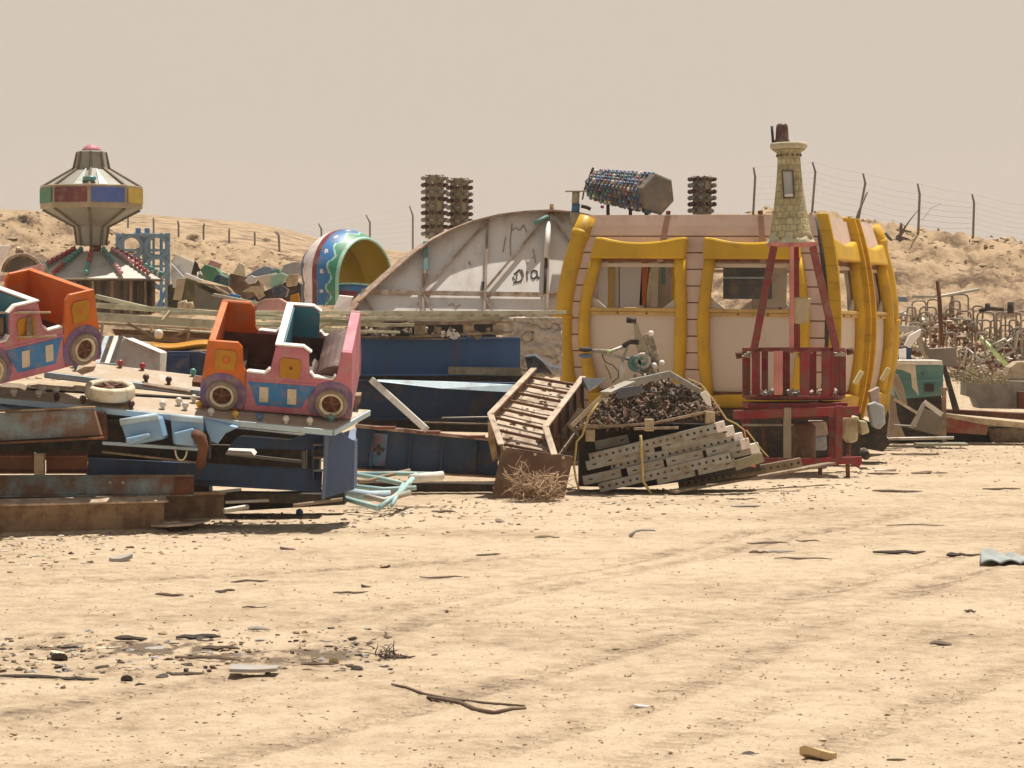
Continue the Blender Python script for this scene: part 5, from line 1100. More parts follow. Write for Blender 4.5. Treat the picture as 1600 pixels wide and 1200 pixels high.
# ---------------------------------------------------------------- broken exercise machine
def machine():
    Y = 30.0; rt = thing('broken_machine', 'broken grey pedal machine with crank and motor lying on the scrap heap', 'machine', P(985, 600, Y))
    def T(pts, r, m, nm, n=8, dy=0.): b = MB(); b.tube([P(x, y, Y + dy) for x, y in pts], r, n); return b.build(nm, m, rt)
    T([(923, 548), (955, 549), (976, 541)], .022, GREYMET, 'arm'); T([(940, 552), (960, 556), (985, 562)], .02, GREYMET, 'arm')
    for y, m in ((546, DARK), (556, GREY_BLUE)):
        b = MB(); b.ball(P(915, y, Y), .075, 14, 8, (1.1, 1, .42)); b.build('pedal_pad', m, rt)
    T([(948, 550), (954, 550)], .028, M('lime_tape', (.35, .55, .12), .6), 'tape')
    T([(974, 541), (984, 534), (998, 535)], .03, DARK, 'joint'); T([(984, 532), (974, 560), (972, 566)], .016, GREYMET, 'link')
    T([(972, 566), (973, 598)], .022, WHITE, 'white_rod')
    b = MB(); b.prism([P(990, 503, Y), P(996, 503, Y), P(1012, 552, Y), P(1024, 584, Y), P(1010, 586, Y), P(992, 535, Y)], (0, .05, 0)); b.build('mast', OLIVE, rt, .004)
    T([(979, 500), (994, 501)], .035, M('black_rubber', (.02, .02, .02), .7), 'grip')
    for x, y, r, m in ((1004, 564, .10, GREYMET), (994, 568, .10, TG)):
        mt = Matrix.Translation(P(x, y, Y - .06)) @ Matrix.Rotation(R(90), 4, 'X'); b = MB(); b.lathe([(r, -.05), (r, .03), (r * .6, .045), (r * .55, .02), (r * .2, .02), (r * .2, .05), (.001, .05)], 18, mt); b.build('motor_disc', m, rt)
    b = MB(); b.prism([P(1004, 524, Y), P(1018, 517, Y), P(1034, 566, Y), P(1022, 576, Y)], (0, .1, 0)); b.build('gearbox', M('box_mottled', (.42, .36, .28), .8, 0, .4, (.15, .12, .09), .5, 20), rt, .015)
    for x, y in ((1017, 521), (1034, 567), (1022, 571)): b = MB(); b.ball(P(x, y, Y - .04), .035, 8, 6); b.build('cap', RIMWHITE, rt)
    T([(940, 554), (946, 566), (957, 570), (966, 580), (966, 590), (956, 598)], .007, DARK, 'cable', 5); T([(945, 570), (951, 580), (955, 592)], .006, RUST, 'cable', 5)
    b = MB(); rng = random.Random(2)
    for k in range(26): b.rock(P(rng.uniform(992, 1030), rng.uniform(578, 598), Y + rng.uniform(-.1, .1)), [rng.uniform(.02, .05) for _ in range(3)], rng)
    b.build('broken_casing', PROF, rt)['kind'] = 'stuff'
machine()
# ================================================================ turquoise tubes by the blue frame
TUR = M('turquoise_tube', (.33, .50, .50), .5, 0, .2, (.3, .25, .2), .2, 6)
GT = 'pale turquoise tubes heaped beside the blue frame'
for i, (pts, r, m, lab) in enumerate([
    ([(553, 741), (600, 749), (640, 759)], .028, TUR, 'turquoise tube slanting down right from the blue end plate'),
    ([(553, 741), (620, 740), (676, 741)], .026, TUR, 'turquoise tube lying level at the top of the tube heap'),
    ([(555, 760), (600, 765), (650, 762)], .026, TUR, 'turquoise tube lying level in the middle of the heap'),
    ([(530, 776), (560, 785), (592, 794)], .03, TUR, 'turquoise tube reaching furthest forward on the sand'),
    ([(592, 794), (625, 770), (650, 742)], .03, TUR, 'turquoise tube slanting up right from the front one'),
    ([(545, 770), (580, 775), (610, 774)], .055, PALE_BLUE, 'thick pale pipe lying inside the tube heap'),
    ([(560, 772), (600, 782), (640, 770)], .03, GREYMET, 'grey tube at the bottom of the tube heap'),
    ([(640, 748), (692, 743)], .05, WHITE, 'thick whitish tube with its open end pointing right'),
    ([(548, 752), (575, 752), (600, 744), (640, 735)], .022, WOOD, 'brownish bent tube behind the turquoise ones'),
    ([(630, 757), (612, 790)], .022, TUR, 'short turquoise tube crossing to the sand')]):
    b = MB(); b.tube([P(x, y, 27.6 - (y - 740) * .03) for x, y in pts], r, 9); tag(b.build('turquoise_tube', m), lab, 'tube', GT)
tag(MB().prism([P(612, 762, 27.0), P(622, 764, 27.0), P(616, 780, 26.9), P(606, 776, 26.9)], (0, .06, 0)).build('rust_lug', RUST), 'rusty lug in the tube heap', 'lug')
# ================================================================ junk between the carousel and the canopy
GJ = 'broken fairground pieces heaped behind the rails'
def junk(name, label, cat, poly, Y, m, th=.25, dv=(0, 1, 0), bev=.01):
    return tag(MB().prism([P(x, y, Y) for x, y in poly], Vector(dv) * th).build(name, m, None, bev), label, cat, GJ)
for a in [
 ('white_slab', 'white rectangular slab leaning beside the blue cage tower', 'slab', [(266, 408), (274, 396), (300, 408), (312, 436), (292, 440)], 47, WHITE, .2, (.2, 1, -.2)),
 ('white_slab', 'pinkish white slab below the leaning white one', 'slab', [(268, 412), (294, 440), (270, 450), (266, 430)], 46.8, M('bluish_white', (.50, .52, .55), .6), .3),
 ('white_slab', 'small white slab in front of the leaning one', 'slab', [(290, 426), (318, 438), (310, 446), (284, 440)], 46.5, RIMWHITE, .2),
 ('white_slab', 'tilted sharp white slab right of the other slabs', 'slab', [(298, 405), (308, 415), (316, 430), (306, 424)], 46.6, WHITE, .1),
 ('plywood_box', 'tan plywood side of the dark box behind the middle car', 'box', [(270, 468), (276, 436), (291, 434), (284, 470)], 45, PALEWOOD, .1),
 ('olive_box', 'dark olive box with slanted top behind the middle car', 'box', [(284, 482), (291, 434), (305, 438), (360, 462), (366, 484)], 45, M('dark_olive', sh(72, 66, 44), .8), .6),
 ('grey_box', 'grey triangular panel on the olive box', 'panel', [(304, 482), (305, 446), (352, 468), (350, 486)], 44.8, M('grey_panel', sh(86, 82, 76), .8), .05),
 ('brown_sheet', 'thin brown sheet lying over the olive box', 'sheet', [(306, 440), (355, 448), (378, 474), (370, 474), (350, 455)], 44.6, WOOD, .4),
 ('brown_box', 'brown carton behind the olive box', 'box', [(356, 434), (360, 427), (404, 436), (412, 462), (384, 470), (358, 452)], 46.5, BROWN, .5),
 ('green_bundle', 'dark green sack between white slabs and brown carton', 'sack', [(310, 425), (320, 413), (336, 418), (345, 428), (358, 433), (357, 448), (330, 440), (314, 436)], 47, GREEN, .5),
 ('teal_sack', 'dark teal sack beside the green one', 'sack', [(330, 440), (340, 428), (357, 434), (356, 446)], 46, M('dark_teal', (.02, .09, .13), .6), .4),
 ('pale_plank', 'pale plank on the far junk pile', 'plank', [(334, 420), (356, 427), (362, 434), (340, 428)], 48, CREAM, .2),
 ('cream_mint_shell', 'cream and mint pointed shell left of the striped canopy', 'shell', [(398, 433), (414, 430), (432, 426), (424, 448), (418, 450)], 43.5, CREAM, .2),
 ('mint_shell', 'mint green curled piece beside the cream shell', 'shell', [(424, 430), (440, 426), (449, 430), (440, 444), (422, 450)], 43.4, M('mint', (.32, .52, .40), .5), .2),
 ('tan_flap', 'torn tan flap in front of the brown carton', 'flap', [(378, 456), (392, 448), (404, 446), (414, 462), (404, 468), (396, 456)], 43.6, PALEWOOD, .1),
 ('pink_dome', 'dusty pink dome behind the rails', 'dome', [(400, 484), (402, 472), (414, 467), (436, 466), (450, 474), (452, 486)], 42.5, M('dusty_pink', sh(150, 108, 108), .7), .5),
 ('mint_duck', 'mint and pink broken figure beside the orange seat', 'figure', [(368, 484), (372, 475), (388, 476), (398, 468), (394, 480), (402, 486)], 42.2, M('mint', (.32, .52, .40), .5), .2),
 ('navy_piece', 'navy glossy piece right of the mint shell', 'piece', [(424, 452), (440, 446), (450, 452), (446, 464), (428, 462)], 43.2, M('navy_gloss', (.03, .05, .09), .3), .3),
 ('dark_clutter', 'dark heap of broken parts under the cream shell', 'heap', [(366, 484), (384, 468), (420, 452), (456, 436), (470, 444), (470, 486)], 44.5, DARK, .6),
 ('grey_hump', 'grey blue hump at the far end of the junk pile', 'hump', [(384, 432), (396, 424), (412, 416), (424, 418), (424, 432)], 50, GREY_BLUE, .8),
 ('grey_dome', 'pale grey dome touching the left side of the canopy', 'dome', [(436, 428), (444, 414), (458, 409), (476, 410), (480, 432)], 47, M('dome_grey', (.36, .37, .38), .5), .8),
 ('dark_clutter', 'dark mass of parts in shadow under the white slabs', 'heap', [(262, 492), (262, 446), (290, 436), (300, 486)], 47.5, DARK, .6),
 ('cream_wedge', 'cream wedge poking up behind the brown carton', 'wedge', [(362, 430), (374, 410), (382, 414), (384, 434)], 48.5, CREAM, .2),
 ('pink_sheet', 'faded pink panel behind the green sack', 'panel', [(318, 420), (330, 406), (346, 412), (340, 424)], 49, M('dusty_pink', sh(150, 108, 108), .7), .2),
 ('blue_sheeting', 'bright blue scrap panel low in front of the brown carton', 'panel', [(352, 470), (360, 458), (376, 462), (372, 476)], 44.2, CARBLUE, .1),
 ('white_scrap', 'white curled scrap lying on the brown carton', 'scrap', [(382, 438), (392, 430), (404, 434), (398, 442), (388, 444)], 45.5, RIMWHITE, .15),
 ('yellow_sheet', 'dull yellow panel at the foot of the junk pile near the canopy', 'panel', [(452, 480), (454, 462), (466, 458), (470, 480)], 43, GOLD, .1),
 ('grey_plank', 'grey plank slanting over the junk pile', 'plank', [(330, 462), (334, 458), (412, 474), (410, 480)], 43.9, GREYMET, .1),
 ('teal_sheet', 'teal scrap panel beside the grey hump', 'panel', [(420, 436), (424, 422), (436, 420), (440, 432)], 48, TEAL, .2),
 ('red_scrap', 'small maroon scrap under the mint and pink figure', 'scrap', [(376, 488), (380, 480), (400, 482), (402, 490)], 42, MAROON, .1),
 ('beige_bits', 'beige scraps right of the mint shell', 'scrap', [(444, 430), (466, 428), (462, 446), (448, 448)], 44, PALEWOOD, .3)]: junk(*a)
for i, (pts, r, m, lab) in enumerate([([(282, 485), (283, 474), (288, 472), (291, 482)], .06, PALEWOOD, 'left of two curled beige hoops in front of the olive box'), ([(292, 484), (292, 475), (298, 474), (301, 486)], .05, PALEWOOD, 'right of two curled beige hoops in front of the olive box'), ([(303, 430), (307, 410), (310, 424)], .05, DARK, 'dark bent stick among the white slabs'), ([(334, 448), (372, 470)], .03, WOOD, 'thin stick leaning on the brown sheet')]):
    b = MB(); b.tube([P(x, y, 44.3) for x, y in pts], r, 7); tag(b.build('hoop' if i < 2 else 'stick', m), lab, 'hoop' if i < 2 else 'stick', GJ)
# left edge pieces
b = MB(); q = [P(5 + 30 * (1 + math.cos(a)), 425 - 27 * math.sin(a), 40) for a in np.linspace(0, PI, 20)]; b.prism(q, (0, .6, 0)); tag(b.build('dark_arch', M('dark_arch', sh(66, 54, 46), .8), None), 'dark brown half round board behind the left car', 'board')
b = MB(); b.tube([p + Vector((0, -.02, 0)) for p in q], .03, 6); tag(b.build('arch_trim', WOOD), 'thin rim lying around the dark half round board', 'rim')
junk('white_sail', 'white pointed curved panel at the left picture edge', 'panel', [(-40, 420), (-40, 384), (16, 383), (10, 396), (0, 415)], 39, RIMWHITE, .1)
junk('pink_scrap', 'pinkish scraps behind the left car', 'scrap', [(0, 430), (14, 428), (34, 420), (64, 412), (62, 430), (30, 440), (0, 440)], 38.5, M('dusty_pink', sh(150, 108, 108), .7), .3)
# ================================================================ right side: cabinet, chute, racks, slabs
GRt = 'scrap beside the pink cabin'
def rj(name, label, cat, poly, Y, m, th=.3, dv=(0, 1, 0), bev=.006): return tag(MB().prism([P(x, y, Y) for x, y in poly], Vector(dv) * th).build(name, m, None, bev), label, cat, GRt)
rt = thing('teal_cabinet', 'teal metal cabinet with dusty white top beside the cabin', 'cabinet', P(1435, 620, 40.5))
MB().prism([P(1398, 570, 40.5), P(1474, 570, 40.5), P(1474, 618, 40.5), P(1398, 624, 40.5)], (0, .6, 0)).build('body', TEAL, rt, .01)
MB().prism([P(1392, 563, 40.4), P(1472, 563, 40.4), P(1473, 570, 40.4), P(1392, 570, 40.4)], (0, .8, 0)).build('top', WHITE, rt, .008)
MB().bar(P(1398, 597, 40.42), P(1474, 594, 40.42), .04, .03).build('rail', TEAL, rt); MB().box(P(1452, 606, 40.46), (.14, .03, .12)).build('door_window', DARK, rt); MB().box(P(1445, 584, 40.47), (.05, .04, .05)).build('latch', TG, rt)
rj('teal_post', 'leaning dark post behind the teal cabinet', 'post', [(1472, 570), (1478, 570), (1500, 642), (1490, 642)], 41.3, DARK, .1)
rj('torn_sheet', 'torn whitish sheet hanging over the left of the teal cabinet', 'sheet', [(1390, 566), (1430, 568), (1432, 592), (1436, 618), (1426, 606), (1424, 584), (1410, 578), (1392, 576)], 40.2, CREAM, .05)
rj('crushed_panel', 'crushed beige panel leaning beside the cabin', 'panel', [(1390, 582), (1404, 586), (1412, 606), (1418, 632), (1410, 632), (1398, 604)], 39.8, M('crushed_beige', (.36, .29, .23), .8), .15)
rj('crushed_panel', 'long crushed beige panel reaching the ground by the cabin', 'panel', [(1386, 612), (1398, 618), (1402, 650), (1414, 682), (1388, 684), (1392, 650)], 39.2, M('crushed_beige', (.36, .29, .23), .8), .2)
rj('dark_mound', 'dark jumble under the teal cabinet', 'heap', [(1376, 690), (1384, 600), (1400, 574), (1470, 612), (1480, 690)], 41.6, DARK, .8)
rj('blue_bag', 'pale blue bag crushed under the right corner of the cabin', 'bag', [(1356, 632), (1368, 628), (1382, 634), (1384, 662), (1374, 672), (1362, 666)], 35.6, M('bag_blue', (.42, .47, .5), .7), .2, bev=.03)
rj('white_bag', 'torn white bag below the pale blue one', 'bag', [(1358, 612), (1374, 604), (1376, 632), (1362, 632)], 35.9, M('bag_beige', (.5, .4, .34), .8), .2, bev=.02)
rt = thing('metal_chute', 'grey metal chute lying open on its side right of the cabin', 'chute', P(1440, 680, 38.2))
MB().prism([P(1400, 664, 38.2), P(1432, 666, 38.2), P(1444, 638, 38.2), P(1472, 650, 38.2), P(1472, 682, 38.2)], (0, .4, 0)).build('body', M('chute_grey', (.20, .18, .15), .7, .2), rt, .006)
MB().bar(P(1424, 668, 38.1), P(1444, 630, 38.1), .05, .06, (0, 1, 0)).build('edge', GREYMET, rt); MB().bar(P(1444, 628, 38.1), P(1472, 648, 38.1), .05, .07).build('edge', WHITE, rt); MB().bar(P(1398, 624, 38.1), P(1434, 646, 38.1), .04, .04).build('strut', CREAM, rt)
rj('white_beam', 'bright white slanting beam above the teal cabinet', 'beam', [(1414, 540), (1422, 524), (1440, 514), (1438, 524), (1422, 544)], 41.5, RIMWHITE, .2)
rj('grey_beam', 'dusty grey beam meeting the bright white one', 'beam', [(1400, 508), (1438, 510), (1438, 520), (1400, 518)], 41.7, GREYMET, .2)
rj('white_casing', 'white window like frame over the dark box', 'frame', [(1404, 546), (1416, 544), (1416, 562), (1406, 562)], 41.2, RIMWHITE, .1)
rj('dark_box', 'dark blue box with pale front behind the teal cabinet', 'box', [(1396, 542), (1424, 542), (1424, 564), (1396, 564)], 41.6, DARK_BLUE, .4)
rj('slate_sheet', 'slate blue sheet behind the cabin corner', 'sheet', [(1396, 463), (1416, 464), (1420, 472), (1398, 470)], 44, GREY_BLUE, .3)
beam('thin_pole', 'cream thin pole crossing above the dark box', 'pole', 'T', P(1400, 528, 41.3), P(1428, 518, 41.3), .03, .03, CREAM)
rj('plaster_bin', 'open grey beige bin right of the white beam', 'bin', [(1440, 530), (1452, 545), (1494, 543), (1496, 572), (1462, 575), (1446, 552)], 43, M('bin_beige', (.30, .25, .21), .8), .5)
rj('concrete_block', 'wide grey concrete slab pile lying on the red plank', 'slab', [(1511, 590), (1534, 592), (1600, 596), (1640, 597), (1640, 640), (1530, 638), (1524, 622), (1510, 618)], 42.5, M('concrete', (.36, .34, .30), .9, 0, .2, (.18, .15, .12), .3, 5), .6)
rj('sandstone_block', 'tan sandstone block on top of the concrete slab at right edge', 'block', [(1572, 594), (1578, 574), (1590, 565), (1650, 563), (1650, 596)], 42.8, PALEWOOD, .5, bev=.04)
rj('rust_block', 'rusty brown block at the right edge under the concrete', 'block', [(1592, 612), (1640, 612), (1640, 640), (1592, 638)], 42.2, RUST, .2)
rj('red_plank', 'dusty red board under the pale planks at right', 'board', [(1478, 652), (1545, 664), (1542, 680), (1482, 676)], 41.2, M('dusty_maroon', sh(120, 56, 52), .8, 0, .3, (.3, .2, .14), .45, 5), .2)
rj('pale_plank', 'long pale plank on top of the red board', 'plank', [(1478, 646), (1530, 653), (1640, 664), (1640, 672), (1540, 664), (1478, 652)], 41.0, PALEWOOD, .7)
rj('brown_plank', 'brown plank stack below the concrete slab', 'plank', [(1480, 640), (1640, 648), (1640, 660), (1480, 646)], 41.9, RUST, .5)
rj('gap_shade', 'dark block put in as shade beneath the planks at right', 'crate', [(1480, 692), (1480, 676), (1560, 668), (1650, 672), (1650, 694)], 42.2, DARK, .5)  # dark block standing in for the shaded hollow under the planks
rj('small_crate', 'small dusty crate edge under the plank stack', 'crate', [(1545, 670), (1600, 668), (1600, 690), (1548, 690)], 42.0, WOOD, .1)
rt = thing('timber_post', 'upright grey brown timber post standing in front of the chute', 'post', P(1475, 692, 40.2)); MB().bar(P(1475, 610, 40.2), P(1475, 693, 40.2), .065, .065, (0, 1, 0)).build('shaft', WOOD, rt, .006); MB().box(P(1475, 608, 40.2), (.12, .12, .05)).build('cap', WOOD, rt, .005)
rj('cream_pouch', 'cream plastic pouch hanging behind the middle leg of the red stand', 'pouch', [(1242, 464), (1268, 466), (1262, 506), (1242, 506)], 32.95, M('tank_cream', (.55, .48, .30), .6), .1, bev=.02)
beam('white_pipe', 'long pale pipe lying on the ground right of the cabin', 'pipe', 'T', P(1378, 686, 39.5), P(1490, 684, 39.8), .05, .05, GREYMET)
tag(MB().box(P(1470, 694, 40.0), (.8, .4, .04)).build('flat_plate', M('green_grey', (.30, .30, .24), .8)), 'grey green flat plate under the timber post', 'plate')
# cream tank parts beside the red frame
rt = thing('cream_tank', 'cream plastic tank with spout wedged between red frame and cabin', 'tank', P(1335, 700, 34)); 
MB().prism([P(1320, 652, 33.8), P(1342, 650, 33.8), P(1344, 660, 33.8), P(1340, 690, 33.8), P(1326, 693, 33.8), P(1318, 680, 33.8)], (0, .3, 0)).build('body', M('tank_cream', (.55, .48, .30), .6), rt, .03)
MB().prism([P(1342, 657, 33.75), P(1354, 658, 33.75), P(1359, 676, 33.75), P(1346, 680, 33.75)], (0, .2, 0)).build('spout', M('tank_cream', (.55, .48, .30), .6), rt, .02)
MB().tube([P(1326, 693, 33.8), P(1325, 716, 33.8)], .03, 8).build('outlet', RUST, rt)
rj('hessian_bag', 'beige sack with blue lower half under the red frame', 'sack', [(1265, 658), (1292, 658), (1296, 680), (1270, 684)], 33.6, M('bag_beige', (.5, .4, .34), .8), .3, bev=.03)
rj('blue_sack', 'greyish blue sack below the beige one under the red frame', 'sack', [(1268, 684), (1292, 680), (1293, 704), (1266, 704)], 33.6, M('bag_blue', (.42, .47, .5), .7), .3, bev=.03)
rj('shade_backing', 'dark backing added as shade under the right corner of the cabin', 'board', [(1345, 700), (1350, 655), (1376, 668), (1392, 692), (1380, 706)], 35.8, DARK, .5)  # dark sheets put in as the shade beneath and behind the cabin front
rj('shade_backing', 'dark backing added as shade behind the bundle and the red frame', 'board', [(1130, 645), (1345, 645), (1345, 714), (1130, 714)], 35.2, DARK, .2)
rj('shade_backing', 'dark backing added as shade under the left half of the cabin behind the trough', 'board', [(868, 640), (1130, 640), (1130, 720), (868, 720)], 35.4, DARK, .2)
for k, (x, y, m) in enumerate([(1334, 655, 0), (1341, 590, 1), (1383, 585, 1)]):
    if m: tag(MB().bar(P(x - 6, y + 10, 35.0 if x < 1360 else 37), P(x + 6, y - 10, 35.0 if x < 1360 else 37), .06, .10, (0, 1, 0)).build('pale_flap', M('flap_yellow', (.7, .62, .36), .6), None, .01), ['', 'bright pale flap on the lower right cabin window, nearer the red frame', 'bright pale flap at the far corner of the cabin'][k], 'flap')
MBm = MB(); MBm.tube([P(1350, 706, 35.0), P(1353, 712, 34.4)], .06, 10); tag(MBm.build('black_pipe', M('black_rubber', (.02, .02, .02), .7)), 'black pipe end on the ground by the cabin corner', 'pipe')
# inverted U tubes
GU = 'rusty bent tube frames heaped on the right'
rng = random.Random(21); TUBEM = M('grey_brown_tube', (.36, .325, .29), .7, .2, .3, (.2, .12, .07), .4, 8)
US = [(1436, 470, 22, 64), (1458, 468, 18, 60), (1478, 462, 24, 90), (1488, 482, 20, 60), (1500, 460, 26, 40), (1452, 500, 18, 56), (1474, 502, 26, 66), (1496, 498, 30, 70), (1512, 500, 16, 60), (1524, 504, 18, 64), (1540, 488, 26, 44), (1537, 500, 22, 30), (1564, 488, 14, 48), (1580, 488, 30, 60), (1592, 512, 18, 50), (1460, 512, 16, 46), (1486, 520, 14, 46), (1508, 545, 20, 34), (1604, 500, 20, 60), (1532, 520, 12, 40), (1446, 488, 14, 60), (1424, 480, 12, 50), (1416, 492, 16, 50), (1430, 505, 20, 44), (1450, 480, 26, 50), (1468, 490, 14, 60), (1482, 508, 22, 54), (1492, 470, 16, 50), (1506, 486, 22, 60), (1516, 520, 18, 44), (1528, 478, 16, 60), (1548, 512, 22, 52), (1556, 500, 16, 60), (1572, 508, 20, 50), (1584, 500, 14, 60), (1598, 486, 20, 60), (1440, 516, 14, 40), (1544, 532, 16, 40)]
ORD = 'first second third fourth fifth sixth seventh eighth ninth tenth eleventh twelfth thirteenth fourteenth fifteenth sixteenth seventeenth eighteenth nineteenth twentieth twenty-first twenty-second twenty-third twenty-fourth twenty-fifth twenty-sixth twenty-seventh twenty-eighth twenty-ninth thirtieth thirty-first thirty-second thirty-third thirty-fourth thirty-fifth thirty-sixth thirty-seventh thirty-eighth thirty-ninth fortieth'.split()
for i, (x, y, w_, h) in enumerate(US):
    Y = 50 - (i % 24) * .25; r = min(w_ * .3, 6); tlt = rng.uniform(-5, 5)
    pts = [(x - w_ / 2 - tlt, y + h), (x - w_ / 2, y + r), (x - w_ / 2 + r * .3, y + r * .3), (x - w_ / 2 + r, y), (x + w_ / 2 - r, y), (x + w_ / 2 - r * .3, y + r * .3), (x + w_ / 2, y + r), (x + w_ / 2 + tlt * .5, y + h * rng.uniform(.8, 1.1))]
    b = MB(); b.tube([P(a, c_, Y + .4 * (c_ - y) / 50) for a, c_ in pts], .019, 6)
    k = sorted(q[0] for q in US).index(x); tag(b.build('tube_frame', TUBEM), f"{'wide' if w_ > 23 else 'narrow' if w_ < 16 else 'medium wide'}, {'tall' if h > 62 else 'low' if h < 46 else 'mid height'} bent tube frame, {ORD[k]} from the left of the tangle", 'tube frame', GU)
for (pts, r, m, nm, lab) in [([(1465, 438), (1468, 470), (1472, 540)], .04, RUST, 'rusty_rod', 'rusty rod standing upright out of the tube tangle'), ([(1425, 464), (1470, 463), (1530, 452)], .03, GREYMET, 'thin_bar', 'pale bar lying on top of the tube tangle'), ([(1532, 528), (1575, 572)], .045, M('lime', (.55, .75, .35), .5), 'green_stick', 'bright pale green stick leaning in front of the tube tangle'), ([(1530, 486), (1548, 482), (1568, 484)], .04, DARK, 'dark_bar', 'dark bar with upright knob on the tube tangle'), ([(1543, 474), (1543, 486)], .05, DARK, 'dark_peg', 'short dark peg on the bar above the tubes'), ([(1579, 472), (1579, 490)], .06, DARK, 'dark_peg', 'short dark peg on top of a bent tube near the right edge'), ([(1500, 590), (1540, 560), (1580, 530)], .03, GREYMET, 'bent_rod', 'grey rod slanting up right in front of the tubes'), ([(1504, 570), (1512, 545), (1528, 560), (1534, 566)], .03, GREYMET, 'bent_rod', 'looped grey rod beside the bin'), ([(1540, 545), (1570, 530), (1585, 548), (1560, 560)], .03, GREYMET, 'bent_rod', 'curved grey rod near the green stick'), ([(1586, 545), (1590, 520), (1597, 515)], .03, GREYMET, 'bent_rod', 'short grey rod at the right edge')]:
    b = MB(); b.tube([P(x, y, 45.5) for x, y in pts], r, 6); tag(b.build(nm, m), lab, 'rod', GRt)
b = MB(); rng = random.Random(8)
for k in range(520): x = rng.uniform(1402, 1625); y = rng.uniform(490 if x < 1520 else 515, 585); b.cm = rng.choice([0, 0, 1, 2, 2, 3]); c = P(x, y, 49 - (y - 480) * .03 + rng.uniform(-.2, .6)); b.rock(c, [rng.uniform(.02, .15), rng.uniform(.02, .1), rng.uniform(.02, .09)], rng)
tag(b.build('scrap_litter', [WOOD, CREAM, RUST, GREYMET]), None, None, None, 'stuff')['label'] = 'tangle of small scrap under the bent tube frames'
def mound(x0, x1, yt, Y, dz):
    pass
# earth bank under the tubes
b = MB(); b.grid(lambda u, v: (lambda x, yy: P(x, yy, 51 - 4.5 * v + .0) + Vector((0, 0, float(fbm(np.array(x * .1), np.array(v * 6), 4, 8)) * .25)))(1396 + 260 * u, 500 + 92 * v + (20 * (1 - u) * (1 - v))), 60, 20)
tag(b.build('earth_mound', bpy.data.materials['sand']), None, None, None, 'structure')
# ================================================================ bush, antler like branch, fences
def leafy(name, label, c, rx, rz, n, m, seed, sz=.035, stemm=None):
    rt = thing(name, label, 'bush', c); rng = random.Random(seed); b = MB()
    for k in range(n):
        a = rng.uniform(0, 2 * PI); r = rng.random() ** .6; z = rng.random() ** .8 * rz * (1.1 - r * .6); p = c + Vector((math.cos(a) * rx * r, math.sin(a) * rx * .6 * r, z))
        d = Vector((rng.uniform(-1, 1), rng.uniform(-1, 1), rng.uniform(.2, 1.2))).normalized() * sz * rng.uniform(.6, 1.6); e = Vector((rng.uniform(-1, 1), rng.uniform(-1, 1), rng.uniform(-.4, .4))).normalized() * sz * .35
        b.add([p - e, p + e, p + d], [(0, 1, 2)])
    b.build('foliage', m, rt)
    b = MB()
    for k in range(24): a = rng.uniform(0, 2 * PI); q = c + Vector((math.cos(a) * rx * .8, math.sin(a) * rx * .5, rz * rng.uniform(.5, 1))); b.tube([c, c.lerp(q, .5) + Vector((0, 0, .03)), q], [.008, .006, .003], 4, cap=False)
    b.build('stems', STRAW, rt); return rt
SCRUB = M('scrub_olive', (.20, .19, .10), .9, 0, .4, (.30, .25, .15), .5, 8)
leafy('dry_bush', 'low olive dry bush in front of the concrete slab', P(1535, 600, 42.0), .45, .22, 900, SCRUB, 5)
leafy('dry_bush', 'small sparse dry bush left of the olive one', P(1508, 596, 42.6), .3, .22, 500, SCRUB, 6)
for i, (x, y, r) in enumerate([(302, 372, 1.1), (416, 375, 1.3), (36, 352, .8)]):
    c = on_ground(x, y + 4); r *= .3; leafy('desert_bush', ['small dark bush on the far left hill, nearer the tower', 'small dark bush on the far left hill by the fence', 'tiny shrub on the hill above the left car'][i], c, r, r * .9, 260, M('far_scrub', (.24, .19, .13), .9), 40 + i, .07)
c = on_ground(1398, 378); b = MB(); s = c.y / F
def br_(pts, r): b.tube([c + Vector(((x - 1398) * s, 0, (378 - y) * s)) for x, y in pts], r, 6)
br_([(1378, 378), (1392, 382), (1408, 374), (1420, 376)], [.09, .12, .1, .05]); br_([(1392, 378), (1384, 366), (1376, 370)], [.09, .06, .03]); br_([(1402, 374), (1412, 362), (1424, 364)], [.09, .06, .04]); br_([(1408, 366), (1408, 350), (1414, 356)], [.07, .05, .03]); br_([(1412, 360), (1420, 348), (1434, 330)], [.035, .025, .012]); br_([(1408, 374), (1422, 382)], [.08, .05])
tag(b.build('dead_branch', M('dead_branch', (.17, .13, .11), .9)), 'gnarled dead branch lying on the right bank above the cabin', 'branch')
for i, pts in enumerate([[(1440, 345), (1455, 325), (1471, 318)], [(1335, 350), (1342, 330), (1355, 300)]]):
    cc = on_ground(pts[0][0], pts[0][1] + 6); b = MB(); b.tube([Vector(((x - 800) * cc.y / F, cc.y, CAMH + (HY - y) * cc.y / F)) for x, y in pts], .04, 6); tag(b.build('leaning_pole', M('fence_grey', (.20, .18, .165), .7)), ['thin dead pole leaning right on the bank crest', 'pole leaning against a fence post above the cabin'][i], 'pole')
FM = M('fence_grey', (.20, .18, .165), .7)
